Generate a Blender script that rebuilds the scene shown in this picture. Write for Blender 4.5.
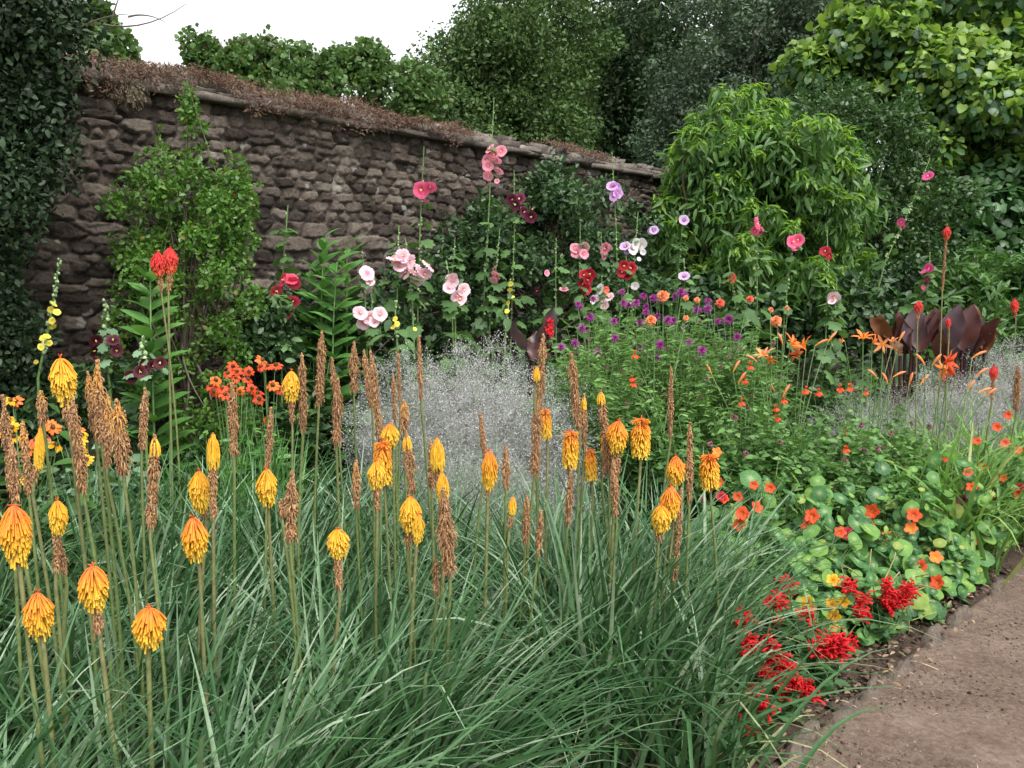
import bpy, math
import numpy as np
from mathutils import Vector

for o in list(bpy.data.objects):
    bpy.data.objects.remove(o)
sc = bpy.context.scene
COL = sc.collection
rng = np.random.default_rng(11)
PI = math.pi

# ------------------------------------------------------------------ camera, sky, sun, exposure
F = 804.0
EYE = 1.55
PITCH = math.radians(6.0)
cam = bpy.data.cameras.new('camera')
cam.sensor_width = 36.0
cam.lens = F / 1024 * 36
cam.clip_start = 0.05
cam.clip_end = 2000
co = bpy.data.objects.new('camera', cam)
COL.objects.link(co)
co.location = (0, 0, EYE)
co.rotation_euler = (PI / 2 - PITCH, 0, 0)
sc.camera = co

SUN_EL, SUN_AZ = math.radians(58), math.radians(150)     # azimuth clockwise from +Y
world = bpy.data.worlds.new('World')
sc.world = world
world.use_nodes = True
wt = world.node_tree
bg = wt.nodes['Background']
sky = wt.nodes.new('ShaderNodeTexSky')
sky.sky_type = 'NISHITA'
sky.sun_disc = False
sky.sun_elevation = SUN_EL
sky.sun_rotation = SUN_AZ
sky.dust_density = 4.0
sky.air_density = 1.0
hs = wt.nodes.new('ShaderNodeHueSaturation')
hs.inputs['Saturation'].default_value = 0.12           # an overcast, nearly white sky
wt.links.new(sky.outputs[0], hs.inputs['Color'])
wt.links.new(hs.outputs[0], bg.inputs['Color'])
bg.inputs['Strength'].default_value = 0.15
sun = bpy.data.lights.new('sun', 'SUN')
sun.energy = 0.9
sun.angle = math.radians(25)
sun.color = (1.0, 0.97, 0.92)
so = bpy.data.objects.new('sun', sun)
COL.objects.link(so)
sd = Vector((math.sin(SUN_AZ) * math.cos(SUN_EL), math.cos(SUN_AZ) * math.cos(SUN_EL), math.sin(SUN_EL)))
so.rotation_euler = sd.to_track_quat('Z', 'Y').to_euler()
so.location = (0, 0, 30)
sc.view_settings.view_transform = 'Standard'
sc.view_settings.look = 'None'
sc.view_settings.gamma = 1
sc.view_settings.exposure = 1.45
sc.render.engine = 'CYCLES'
cy = sc.cycles
cy.use_denoising = True
cy.max_bounces = 6
cy.diffuse_bounces = 4
cy.glossy_bounces = 2
cy.transmission_bounces = 3
cy.transparent_max_bounces = 4
cy.caustics_reflective = False
cy.caustics_refractive = False

# ------------------------------------------------------------------ helpers
def nrm(a):
    a = np.asarray(a, float)
    return a / (np.linalg.norm(a, axis=-1, keepdims=True) + 1e-9)

def at(px, py, Y):
    u, v = (px - 512) / F, (384 - py) / F
    d = np.array([u, math.cos(PITCH) + v * math.sin(PITCH), -math.sin(PITCH) + v * math.cos(PITCH)])
    p = d * (Y / d[1])
    p[2] += EYE
    return p

def U(a, b, n=None):
    return rng.uniform(a, b, n)

class MB:
    def __init__(s):
        s.v, s.f, s.t, s.n = [], [], [], 0

    def add(s, v, f, t=0.5):
        v = np.asarray(v, float).reshape(-1, 3)
        f = np.asarray(f, int)
        s.v.append(v)
        s.f.append(f + s.n)
        t = np.asarray(t, float)
        s.t.append(np.full(len(v), float(t)) if t.ndim == 0 else t.ravel())
        s.n += len(v)

    def build(s, name, mat, parent=None, origin=None, smooth=True):
        v = np.concatenate(s.v)
        org = LOC[parent.name] if parent is not None else np.array(origin if origin is not None else (0, 0, 0), float)
        v = v - org
        loops = np.concatenate([f.ravel() for f in s.f])
        tot = np.concatenate([np.full(len(f), f.shape[1]) for f in s.f])
        start = np.concatenate([[0], np.cumsum(tot)[:-1]])
        me = bpy.data.meshes.new(name)
        me.vertices.add(len(v))
        me.vertices.foreach_set('co', v.astype(np.float32).ravel())
        me.loops.add(len(loops))
        me.loops.foreach_set('vertex_index', loops.astype(np.int32))
        me.polygons.add(len(tot))
        me.polygons.foreach_set('loop_start', start.astype(np.int32))
        me.polygons.foreach_set('loop_total', tot.astype(np.int32))
        if smooth:
            me.polygons.foreach_set('use_smooth', np.ones(len(tot), bool))
        a = me.attributes.new('tint', 'FLOAT', 'POINT')
        a.data.foreach_set('value', np.concatenate(s.t).astype(np.float32))
        me.update(calc_edges=True)
        me.validate()
        me.materials.append(mat)
        o = bpy.data.objects.new(name, me)
        COL.objects.link(o)
        if parent is not None:
            o.parent = parent
        else:
            o.location = org
        LOC[o.name] = org
        return o

LOC = {}

def tag(o, label=None, cat=None, group=None, kind=None):
    if label: o['label'] = label
    if cat: o['category'] = cat
    if group: o['group'] = group
    if kind: o['kind'] = kind
    return o

def thing(name, loc, label, cat, group=None):
    o = bpy.data.objects.new(name, None)
    o.empty_display_size = 0.1
    COL.objects.link(o)
    o.location = loc
    LOC[o.name] = np.array(loc, float)
    return tag(o, label, cat, group)

# --- templates: leaf along +x, width y, normal z
def leaf_tpl(w=0.35, fold=0.15, curve=0.15, st=((.25, .8), (.6, .85)), tip=1.0):
    V = [(0, 0, 0)]
    for x, k in st:
        z = -curve * x * x
        V += [(x, -w / 2 * k, z + fold * w * k), (x, 0, z), (x, w / 2 * k, z + fold * w * k)]
    V.append((tip, 0, -curve))
    n = len(st)
    T = [(0, 2, 1), (0, 3, 2)]
    for i in range(n - 1):
        a, b = 1 + 3 * i, 4 + 3 * i
        T += [(a, a + 1, b + 1), (a, b + 1, b), (a + 1, a + 2, b + 2), (a + 1, b + 2, b + 1)]
    a = 1 + 3 * (n - 1)
    e = 1 + 3 * n
    T += [(a, a + 1, e), (a + 1, a + 2, e)]
    return np.array(V, float), np.array(T, int)

QUAD = (np.array([(0, 0, 0), (.45, -.3, .06), (1, 0, -.06), (.5, .3, .06)], float), np.array([(0, 1, 2), (0, 2, 3)]))
OVATE = leaf_tpl(.55, .12, .18, ((.2, .75), (.5, 1), (.8, .55)))
LANCE = leaf_tpl(.26, .2, .25, ((.2, .8), (.5, 1), (.8, .55)))
LONG = leaf_tpl(.2, .3, .35, ((.15, .7), (.4, 1), (.7, .75)))
PETAL = leaf_tpl(.5, .1, .2, ((.3, .6), (.65, 1), (.92, .7)))
NARROW = leaf_tpl(.22, .1, .15, ((.4, .9), (.8, .9)))

def fan_tpl(pts, dish=0.1, cx=0.45):
    """flat leaf with the given outline round a centre (x along, y across), slightly dished"""
    P = np.array(pts, float)
    r2 = (P[:, 0] - cx) ** 2 + P[:, 1] ** 2
    V = np.vstack([[(cx, 0, 0)], np.c_[P, dish * r2]])
    n = len(P)
    T = [(0, 1 + i, 1 + (i + 1) % n) for i in range(n)]
    return V, np.array(T)

def round_outline(n=11, c=.45, r=.5, wob=.03):
    a = np.linspace(0, 2 * PI, n, endpoint=False)
    rr = r * (1 + wob * np.cos(5 * a))
    return np.c_[c + rr * np.cos(a), rr * np.sin(a)]

SHIELD = fan_tpl(round_outline(20, wob=.035), -.22)
SHIELD_T = np.r_[1.0, np.tile([.55, .0], 10)]
HEART = fan_tpl([(1, 0), (.8, .22), (.5, .44), (.15, .5), (-.08, .3), (0, .0), (-.08, -.3), (.15, -.5), (.5, -.44), (.8, -.22)], -.35, .35)
LOBED = fan_tpl([(1, 0), (.8, .18), (.78, .42), (.5, .36), (.3, .56), (.12, .38), (-.1, .3), (.02, 0), (-.1, -.3), (.12, -.38), (.3, -.56), (.5, -.36), (.78, -.42), (.8, -.18)], -.3, .35)

def scatter(mb, tpl, pos, d, n, size, tint=None, wscale=None, vt=None):
    V, T = tpl
    N = len(pos)
    if N == 0: return
    d = nrm(d)
    s = nrm(np.cross(n, d))
    n = np.cross(d, s)
    size = np.broadcast_to(np.asarray(size, float), (N,))
    ws = size if wscale is None else size * wscale
    vv = (V[None, :, 0:1] * d[:, None] * size[:, None, None] + V[None, :, 1:2] * s[:, None] * ws[:, None, None]
          + V[None, :, 2:3] * n[:, None] * size[:, None, None] + np.asarray(pos)[:, None])
    ff = T[None] + (np.arange(N) * len(V))[:, None, None]
    if tint is None: tint = U(0, 1, N)
    mb.add(vv.reshape(-1, 3), ff.reshape(-1, T.shape[1]), np.repeat(np.broadcast_to(tint, (N,)), len(V)) if vt is None else np.tile(vt, N))

def tubes(mb, P, R, sides=4, tint=0.5):
    """P (N,M,3) centre lines, R (N,M) radii"""
    P = np.asarray(P, float)
    N, M, _ = P.shape
    R = np.broadcast_to(np.asarray(R, float), (N, M))
    T = nrm(np.gradient(P, axis=1))
    ref = np.where(np.abs(T.mean(1)[:, 2:3]) > .8, np.array([[1., 0, 0]]), np.array([[0, 0, 1.]]))
    A = nrm(np.cross(T, ref[:, None]))
    B = np.cross(T, A)
    th = np.linspace(0, 2 * PI, sides, endpoint=False)
    V = P[:, :, None] + R[:, :, None, None] * (np.cos(th)[:, None] * A[:, :, None] + np.sin(th)[:, None] * B[:, :, None])
    i = np.arange(N)[:, None, None] * M * sides
    j = np.arange(M - 1)[None, :, None] * sides
    k = np.arange(sides)[None, None, :]
    k2 = (k + 1) % sides
    f = np.stack([i + j + k, i + j + k2, i + j + sides + k2, i + j + sides + k], -1).reshape(-1, 4)
    tint = np.asarray(tint, float)
    if tint.ndim == 0: tt = float(tint)
    elif tint.ndim == 1: tt = np.repeat(tint, M * sides)
    else: tt = np.repeat(np.broadcast_to(tint, (N, M)).ravel(), sides)
    mb.add(V.reshape(-1, 3), f, tt)

def path(a, b, bow=(0, 0, 0), M=8, p=1.0):
    s = np.linspace(0, 1, M)[:, None]
    a, b = np.asarray(a, float), np.asarray(b, float)
    h = s ** p
    L = a + (b - a) * np.hstack([h, h, s])
    return L + np.asarray(bow) * (4 * s * (1 - s))

def blobs(mb, C, R, tint=.5, squash=1.0, jit=0.0):
    """little rough octa-spheres"""
    V = np.array([(1, 0, 0), (.5, .87, 0), (-.5, .87, 0), (-1, 0, 0), (-.5, -.87, 0), (.5, -.87, 0)], float)
    ring1, ring2 = V * .85, V @ np.array([[.87, .5, 0], [-.5, .87, 0], [0, 0, 1]]) * .85
    ring1 = ring1 + (0, 0, .45); ring2 = ring2 + (0, 0, -.45)
    V = np.vstack([[(0, 0, 1)], ring1, ring2, [(0, 0, -1)]]) * (1, 1, squash)
    T = []
    for i in range(6):
        j = (i + 1) % 6
        T += [(0, 1 + i, 1 + j), (1 + i, 7 + i, 1 + j), (1 + j, 7 + i, 7 + j), (7 + i, 13, 7 + j)]
    C = np.asarray(C, float).reshape(-1, 3)
    N = len(C)
    R = np.broadcast_to(np.asarray(R, float), (N,))
    Vn = V[None] * (1 + jit * rng.normal(size=(N, 14, 1))) if jit else V[None]
    mb.add((Vn * R[:, None, None] + C[:, None]).reshape(-1, 3), (np.array(T)[None] + (np.arange(N) * 14)[:, None, None]).reshape(-1, 3),
           np.repeat(np.broadcast_to(tint, (N,)), 14))

def rdirs(n, up=0.0):
    d = rng.normal(size=(n, 3))
    d = nrm(d)
    d[:, 2] += up
    return nrm(d)

# ------------------------------------------------------------------ materials
def newmat(name):
    m = bpy.data.materials.new(name)
    m.use_nodes = True
    nt = m.node_tree
    nt.nodes.clear()
    out = nt.nodes.new('ShaderNodeOutputMaterial')
    return m, nt, out

def ramp(nt, cols, src, pos=None):
    r = nt.nodes.new('ShaderNodeValToRGB')
    e = r.color_ramp.elements
    while len(e) < len(cols): e.new(0.5)
    for i, c in enumerate(cols):
        e[i].position = pos[i] if pos else i / (len(cols) - 1)
        e[i].color = (*c, 1)
    nt.links.new(src, r.inputs[0])
    return r.outputs[0]

def leafmat(name, cols, trans=.3, rough=.5, spec=.4, attr=False, pos=None, tcol=1.0, mottle=.25, scale=40, vein=None):
    """cols along the per-leaf random (or along the 'tint' attribute when attr)"""
    m, nt, out = newmat(name)
    L = nt.links.new
    if attr:
        a = nt.nodes.new('ShaderNodeAttribute'); a.attribute_name = 'tint'; src = a.outputs['Fac']
    else:
        g = nt.nodes.new('ShaderNodeNewGeometry'); src = g.outputs['Random Per Island']
    c = ramp(nt, cols, src, pos)
    tc = nt.nodes.new('ShaderNodeTexCoord')
    nz = nt.nodes.new('ShaderNodeTexNoise'); nz.inputs['Scale'].default_value = scale; nz.inputs['Detail'].default_value = 3
    L(tc.outputs['Object'], nz.inputs['Vector'])
    mr = nt.nodes.new('ShaderNodeMapRange'); mr.inputs['From Min'].default_value = .3; mr.inputs['From Max'].default_value = .7
    mr.inputs['To Min'].default_value = 1 - mottle; mr.inputs['To Max'].default_value = 1 + mottle
    L(nz.outputs['Fac'], mr.inputs['Value'])
    mx = nt.nodes.new('ShaderNodeVectorMath'); mx.operation = 'SCALE'
    L(c, mx.inputs[0]); L(mr.outputs[0], mx.inputs['Scale'])
    if vein:                                      # pale veins running out from the leaf stalk
        va = nt.nodes.new('ShaderNodeAttribute'); va.attribute_name = 'tint'
        vf = ramp(nt, [(0, 0, 0), (.10, .10, .10), (.8, .8, .8)], va.outputs['Fac'], [.40, .70, 1.0])
        vm = nt.nodes.new('ShaderNodeMix'); vm.data_type = 'RGBA'
        L(vf, vm.inputs[0]); L(mx.outputs[0], vm.inputs[6]); vm.inputs[7].default_value = (*vein, 1)
        class mx: outputs = [vm.outputs[2]]
    p = nt.nodes.new('ShaderNodeBsdfPrincipled')
    p.inputs['Roughness'].default_value = rough
    p.inputs['Specular IOR Level'].default_value = spec
    L(mx.outputs[0], p.inputs['Base Color'])
    if trans > 0:
        t = nt.nodes.new('ShaderNodeBsdfTranslucent')
        sv = nt.nodes.new('ShaderNodeVectorMath'); sv.operation = 'MULTIPLY'
        sv.inputs[1].default_value = (1.1 * tcol, 1.15 * tcol, .7 * tcol) if not attr else (tcol,) * 3
        L(mx.outputs[0], sv.inputs[0]); L(sv.outputs[0], t.inputs['Color'])
        ms = nt.nodes.new('ShaderNodeMixShader'); ms.inputs[0].default_value = trans
        L(p.outputs[0], ms.inputs[1]); L(t.outputs[0], ms.inputs[2]); L(ms.outputs[0], out.inputs[0])
    else:
        L(p.outputs[0], out.inputs[0])
    return m

def earthmat(name, cols, scale=3, fine=60, bump=.4, rough=.95, pos=None, island=0.0, dist=.01, fleck=None):
    m, nt, out = newmat(name)
    L = nt.links.new
    tc = nt.nodes.new('ShaderNodeTexCoord')
    n1 = nt.nodes.new('ShaderNodeTexNoise'); n1.inputs['Scale'].default_value = scale; n1.inputs['Detail'].default_value = 8; n1.inputs['Roughness'].default_value = .65
    n2 = nt.nodes.new('ShaderNodeTexNoise'); n2.inputs['Scale'].default_value = fine; n2.inputs['Detail'].default_value = 6; n2.inputs['Roughness'].default_value = .7
    L(tc.outputs['Object'], n1.inputs['Vector']); L(tc.outputs['Object'], n2.inputs['Vector'])
    a = nt.nodes.new('ShaderNodeMath'); a.operation = 'MULTIPLY_ADD'; a.inputs[1].default_value = .5
    L(n2.outputs['Fac'], a.inputs[0])
    b = nt.nodes.new('ShaderNodeMath'); b.operation = 'MULTIPLY'; b.inputs[1].default_value = .5
    L(n1.outputs['Fac'], b.inputs[0]); L(b.outputs[0], a.inputs[2])
    src = a.outputs[0]
    if island:
        g = nt.nodes.new('ShaderNodeNewGeometry')
        if name == 'rubble stone':
            g = nt.nodes.new('ShaderNodeAttribute'); g.attribute_name = 'tint'
        c1 = nt.nodes.new('ShaderNodeMath'); c1.operation = 'MULTIPLY_ADD'; c1.inputs[1].default_value = island
        L(g.outputs['Fac' if name == 'rubble stone' else 'Random Per Island'], c1.inputs[0])
        c2 = nt.nodes.new('ShaderNodeMath'); c2.operation = 'SUBTRACT'; c2.inputs[1].default_value = island / 2
        L(src, c2.inputs[0]); L(c2.outputs[0], c1.inputs[2])
        src = c1.outputs[0]
    c = ramp(nt, cols, src, pos)
    if fleck:
        n3 = nt.nodes.new('ShaderNodeTexNoise'); n3.inputs['Scale'].default_value = fleck[0]; n3.inputs['Detail'].default_value = 5
        L(tc.outputs['Object'], n3.inputs['Vector'])
        fr = ramp(nt, [(0, 0, 0), (1, 1, 1)], n3.outputs['Fac'], fleck[1])
        mx = nt.nodes.new('ShaderNodeMix'); mx.data_type = 'RGBA'
        L(fr, mx.inputs[0]); L(c, mx.inputs[6]); mx.inputs[7].default_value = (*fleck[2], 1)
        c = mx.outputs[2]
    p = nt.nodes.new('ShaderNodeBsdfPrincipled'); p.inputs['Roughness'].default_value = rough
    p.inputs['Specular IOR Level'].default_value = .2
    L(c, p.inputs['Base Color'])
    bp = nt.nodes.new('ShaderNodeBump'); bp.inputs['Strength'].default_value = bump; bp.inputs['Distance'].default_value = dist
    L(a.outputs[0], bp.inputs['Height']); L(bp.outputs[0], p.inputs['Normal'])
    L(p.outputs[0], out.inputs[0])
    return m

G = {}
G['poker_leaf'] = leafmat('poker leaf', [(.026, .078, .024), (.056, .135, .050), (.10, .192, .088), (.29, .37, .25)], .25, .42, .45, pos=[0, .42, .78, 1], mottle=.15, scale=25)  # pale end of the ramp puts strap highlights into the leaf colour
G['poker_dead'] = leafmat('withered leaf', [(.30, .24, .13), (.22, .25, .13), (.16, .09, .06)], .15, .7, .2)
G['poker_stem'] = leafmat('poker stem', [(.10, .15, .045), (.15, .15, .06), (.17, .11, .06)], 0, .55, .3, attr=True, scale=60)
G['fresh'] = leafmat('poker florets', [(.78, .54, .06), (.78, .40, .025), (.76, .25, .025), (.72, .14, .035)], .3, .5, .3, attr=True, mottle=.08, scale=120, tcol=.9)
G['spent'] = leafmat('spent florets', [(.19, .10, .05), (.35, .19, .095), (.48, .285, .14), (.56, .27, .06)], .2, .75, .15, attr=True, mottle=.25, scale=200, tcol=.8)
G['redpoker'] = leafmat('red poker florets', [(.75, .18, .05), (.72, .06, .04), (.60, .03, .03)], .3, .5, .3, attr=True, mottle=.08, scale=120, tcol=.9)
G['bark'] = earthmat('bark', [(.04, .03, .022), (.10, .08, .06), (.16, .13, .10)], 6, 60, .6)
G['twig'] = leafmat('green twig', [(.07, .10, .035), (.11, .13, .05), (.10, .075, .04)], 0, .6, .3)
G['stalk'] = leafmat('green stalk', [(.09, .17, .05), (.12, .21, .07), (.16, .24, .10)], 0, .55, .3)
G['soil'] = earthmat('bed soil', [(.022, .015, .011), (.055, .036, .026), (.10, .068, .05)], 2.5, 45, .9, pos=[.3, .52, .75], dist=.03)
G['path'] = earthmat('path earth', [(.050, .034, .025), (.106, .073, .054), (.148, .107, .083), (.21, .166, .137)], 2.2, 48, 1.0, pos=[.34, .46, .55, .68], dist=.02)
G['grassland'] = earthmat('rough grass', [(.03, .06, .02), (.06, .11, .035)], 1, 20, .5)
G['stone'] = earthmat('rubble stone', [(.021, .016, .013), (.047, .037, .030), (.082, .065, .053), (.15, .124, .102)], 11, 55, 1.0, pos=[.24, .42, .56, .78], island=.46, dist=.03,
                      fleck=(7, [.64, .69], (.20, .185, .165)))
G['coping'] = earthmat('coping stone', [(.035, .028, .025), (.08, .066, .057), (.135, .115, .097), (.2, .17, .148)], 5, 40, .9, pos=[.25, .42, .6, .8], island=.4, dist=.02,
                       fleck=(4, [.62, .72], (.33, .30, .27)))
G['mortar'] = earthmat('mortar', [(.010, .008, .007), (.03, .025, .021)], 8, 60, .6)
G['edging'] = earthmat('edging stone', [(.05, .039, .031), (.095, .076, .06), (.155, .128, .102)], 8, 60, .8, pos=[.3, .5, .7], dist=.015)
G['stonecrop'] = leafmat('dry stonecrop', [(.075, .038, .036), (.125, .066, .058), (.185, .108, .088), (.11, .09, .045), (.25, .18, .135)], .15, .8, .1)
G['tuft'] = leafmat('dry tuft', [(.30, .25, .17), (.24, .18, .12), (.38, .33, .24)], .2, .8, .1)
# ------------------------------------------------------------------ setting
WD = nrm(np.array([.722, .692, 0.]))            # the way wall and path run
WN = np.array([-WD[1], WD[0], 0.])               # from the path towards the wall
EDGE = 1.19                                      # path edge, metres along WN from the camera
WALLN = 5.29

def bed(t, n, z=0.0):
    return WD * t + WN * n + np.array([0, 0, z])

def sheet(name, mat, t0, t1, n0, n1, nt_, nn, zf, kind='structure'):
    T, N = np.meshgrid(np.linspace(t0, t1, nt_), np.linspace(n0, n1, nn), indexing='ij')
    P = WD * T[..., None] + WN * N[..., None]
    P[..., 2] = zf(T, N)
    i = (np.arange(nt_ - 1)[:, None] * nn + np.arange(nn - 1)[None]).ravel()
    f = np.stack([i, i + nn, i + nn + 1, i + 1], -1)
    mb = MB(); mb.add(P.reshape(-1, 3), f)
    return tag(mb.build(name, mat), kind=kind)

def fnoise(T, N, s=1.0, seed=0):
    r = np.random.default_rng(seed)
    z = 0
    for k in range(14):
        f = r.uniform(.6, 6) * s
        a = r.uniform(0, 2 * PI)
        z = z + np.sin(f * (T * math.cos(a) + N * math.sin(a)) + r.uniform(0, 6)) / (1 + f / s)
    return z

sheet('ground', G['grassland'], -400, 400, -400, 400, 3, 3, lambda T, N: 0 * T - .05)
sheet('garden_path', G['path'], -6, 30, -2.6, EDGE + .05, 240, 40,
      lambda T, N: .004 + .012 * fnoise(T, N, 3, 1) * .5 - .004)
sheet('flower_bed_soil', G['soil'], -6, 22, EDGE + .02, WALLN + .25, 220, 50,
      lambda T, N: .03 + .03 * fnoise(T, N, 3, 2) * np.clip((N - EDGE) * 4, .2, 1))

# pebbles, straw and crumbs of earth lying on the path: nobody could count them
mb = MB()
n = 9000
t, q = U(1.6, 8, n), EDGE - .02 - np.abs(rng.normal(0, .55, n)) * U(.2, 2.2, n)
C = WD * t[:, None] + WN * q[:, None]
C[:, 2] = .008
blobs(mb, C, rng.gamma(1.5, .0011, n) + .0009, U(0, 1, n), .7, .25)
G['crumb'] = leafmat('earth crumbs', [(.04, .027, .021), (.11, .08, .062), (.21, .165, .135)], 0, .95, .1)
tag(mb.build('path_crumbs', G['crumb'], smooth=False), kind='stuff')
mb = MB()
n = 260
t, q = U(1.6, 8, n), EDGE - np.abs(rng.normal(0, .5, n))
C = WD * t[:, None] + WN * q[:, None]; C[:, 2] = .012
d = rdirs(n); d[:, 2] *= .08
scatter(mb, NARROW, C, d, np.tile([0, 0, 1.], (n, 1)), U(.015, .05, n), wscale=.35)
G['straw'] = leafmat('straw bits', [(.30, .22, .14), (.42, .33, .22), (.20, .13, .08)], 0, .9, .1)
tag(mb.build('straw_litter', G['straw']), kind='stuff')

mb = MB()
n = 9000
t, q = U(1.2, 9, n), EDGE + .03 + np.abs(rng.normal(0, .32, n))
C = WD * t[:, None] + WN * q[:, None]
C[:, 2] = .03 + .01 * U(-1, 1, n)
blobs(mb, C, rng.gamma(1.5, .0042, n) + .002, U(0, 1, n), .55, .3)
G['clod'] = leafmat('soil clods', [(.03, .02, .015), (.065, .045, .034), (.12, .085, .065)], 0, .95, .1)
tag(mb.build('soil_clods', G['clod'], smooth=False), kind='stuff')
mb = MB()
n = 900
t, q = U(1.4, 8, n), EDGE - .06 + np.abs(rng.normal(0, .25, n))
C = WD * t[:, None] + WN * q[:, None]; C[:, 2] = .05
d = rdirs(n); d[:, 2] *= .15
scatter(mb, OVATE, C, d, np.tile([0, 0, 1.], (n, 1)) + rdirs(n) * .5, U(.012, .04, n), wscale=.7)
G['litter'] = leafmat('leaf litter', [(.10, .06, .04), (.20, .13, .085), (.30, .22, .15), (.12, .11, .05)], .1, .9, .1)
tag(mb.build('leaf_litter', G['litter']), kind='stuff')

# --- stone wall
def stone_patch(mb, t0, t1, z0, z1, depth, face, n_off=WALLN):
    nx, nz = 6, 5
    W, Hh = t1 - t0, z1 - z0
    bx, bz = min(.004 / W, .2), min(.004 / Hh, .22)
    gx = np.array([0, bx, .3, .66, 1 - bx, 1.0]); gz = np.array([0, bz, .5, 1 - bz, 1.0])
    X, Z = np.meshgrid(gx, gz, indexing='ij')
    j = min(.016, Hh * .13)
    jit = rng.normal(0, 1, (2, nx, nz))
    border = (X == 0) | (X == 1) | (Z == 0) | (Z == 1)
    x = t0 + X * W + jit[0] * j * .6
    z = z0 + Z * Hh + jit[1] * j * .6
    # round the corners
    cx, cz = (X - .5) * 2, (Z - .5) * 2
    k = np.clip(np.abs(cx) + np.abs(cz) - 1.3, 0, 1)
    rr = .4 * np.where(X < .5, U(0, .14), U(0, .14)) * np.where(Z < .5, U(0, 1.3), U(0, 1.3))
    x -= np.sign(cx) * k * min(W, Hh * 1.3) * rr
    z -= np.sign(cz) * k * Hh * rr
    slope = rng.normal(0, .14), rng.normal(0, .2)
    out = depth + rng.normal(0, .011, (nx, nz)) + (slope[0] * cx * min(W, .2) * .25 + slope[1] * cz * Hh * .4)
    out = np.where(border, -.022, out)
    P = WD * x[..., None] + WN * (n_off + face * 0 - out)[..., None]
    P[..., 2] = z + (.016 * np.sin(x * 2.3 + z0 * 5) + .011 * np.sin(x * 6.1 - z0 * 9) if z0 < 2.7 and z0 > .1 else 0)
    i = (np.arange(nx - 1)[:, None] * nz + np.arange(nz - 1)[None]).ravel()
    mb.add(P.reshape(-1, 3), np.stack([i, i + nz, i + nz + 1, i + 1], -1))

T0, T1 = -1.6, 12.5
wall = thing('stone_wall', bed(4, WALLN), 'tall old brown rubble stone garden wall receding behind the flower bed', 'wall')
# rubble: angular stones in wavering courses, one continuous face (each stone its own tint, depth, tilt and broken facets)
rows, z = [], -.05
while z < 2.9:
    h = rng.choice([.05, .065, .08, .095, .115, .14], p=[.16, .22, .24, .18, .13, .07])
    t = T0 - U(0, .3)
    while t < T1:
        w = h * (U(1.1, 3.3) if U(0, 1) < .8 else U(.7, 1.1))
        if h > .09 and U(0, 1) < .25:
            rows += [(t + w / 2 + U(-.2, .2) * w, z + h * .27, w), (t + w / 2 + U(-.2, .2) * w, z + h * .76, w)]
        else:
            rows.append((t + w / 2 + U(-.1, .1) * w, z + h / 2 + rng.normal(0, h * .02), w))
        t += w
    z += h
S = np.array(rows); nS = len(S)
c_tint, c_dep = U(0, 1, nS), U(-.008, .022, nS)
c_tx, c_tz = rng.normal(0, .07, nS), rng.normal(0, .10, nS)
nF = 9000
Fs = np.c_[U(T0, T1, nF), U(-.05, 2.9, nF)]
f_tx, f_tz, f_d = rng.normal(0, .10, nF), rng.normal(0, .10, nF), rng.normal(0, .004, nF)
gt = np.concatenate([np.arange(T0, 7.0, .0095), np.arange(7.0, T1, .022)])
gz = np.arange(-.05, 2.845, .0095)
outs, tins = [], []
AS = .30
for c0 in range(0, len(gt), 30):
    tt_ = gt[c0:c0 + 30]
    X, Z = np.meshgrid(tt_, gz, indexing='ij')
    Xw = X + .007 * np.sin(Z * 31 + X * 17) + .005 * np.sin(Z * 73 - X * 40)
    Zw = Z + .018 * np.sin(X * 1.7 + Z * 2) + .010 * np.sin(X * 4.7 - Z * 3) + .0035 * np.sin(X * 23 + Z * 11) + .002 * np.sin(X * 71 + Z * 30)
    near = np.where((S[:, 0] > tt_[0] - .6) & (S[:, 0] < tt_[-1] + .6))[0]
    o_, i_ = np.zeros(X.shape), np.zeros(X.shape)
    fn_ = np.where((Fs[:, 0] > tt_[0] - .25) & (Fs[:, 0] < tt_[-1] + .25))[0]
    for r0 in range(0, len(gz), 40):
        sl = np.s_[:, r0:r0 + 40]
        x, zz = Xw[sl], Zw[sl]
        k = near[np.abs(S[near, 1] - zz.mean()) < .42]
        dx = np.abs(x[..., None] - S[k, 0]) * AS
        d = np.sqrt(dx ** 2 + (zz[..., None] - S[k, 1]) ** 2)
        p2 = np.argpartition(d, 1, axis=-1)[..., :2]
        d2 = np.take_along_axis(d, p2, -1)
        sw = d2[..., 0] > d2[..., 1]
        i1 = np.where(sw, p2[..., 1], p2[..., 0])
        gap = np.abs(d2[..., 1] - d2[..., 0])
        ci = k[i1]
        kf = fn_[np.abs(Fs[fn_, 1] - zz.mean()) < .35]
        df = (x[..., None] - Fs[kf, 0]) ** 2 * .5 + (zz[..., None] - Fs[kf, 1]) ** 2
        fi = kf[df.argmin(-1)]
        face = c_dep[ci] + c_tx[ci] * (x - S[ci, 0]) + c_tz[ci] * (zz - S[ci, 1]) + f_tx[fi] * (x - Fs[fi, 0]) * .6 + f_tz[fi] * (zz - Fs[fi, 1]) * .6 + f_d[fi]
        g = np.clip((gap - .0035) / .008, 0, 1)
        o_[sl] = -.024 + (face + .024) * g
        i_[sl] = c_tint[ci]
    outs.append(o_); tins.append(i_)
O_, I_ = np.concatenate(outs), np.concatenate(tins)
O_ += rng.normal(0, .0012, O_.shape)
TT, ZZ = np.meshgrid(gt, gz, indexing='ij')
P = WD * TT[..., None] + WN * (WALLN - O_)[..., None]
P[..., 2] = ZZ
mb = MB()
i = (np.arange(len(gt) - 1)[:, None] * len(gz) + np.arange(len(gz) - 1)[None]).ravel()
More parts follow.
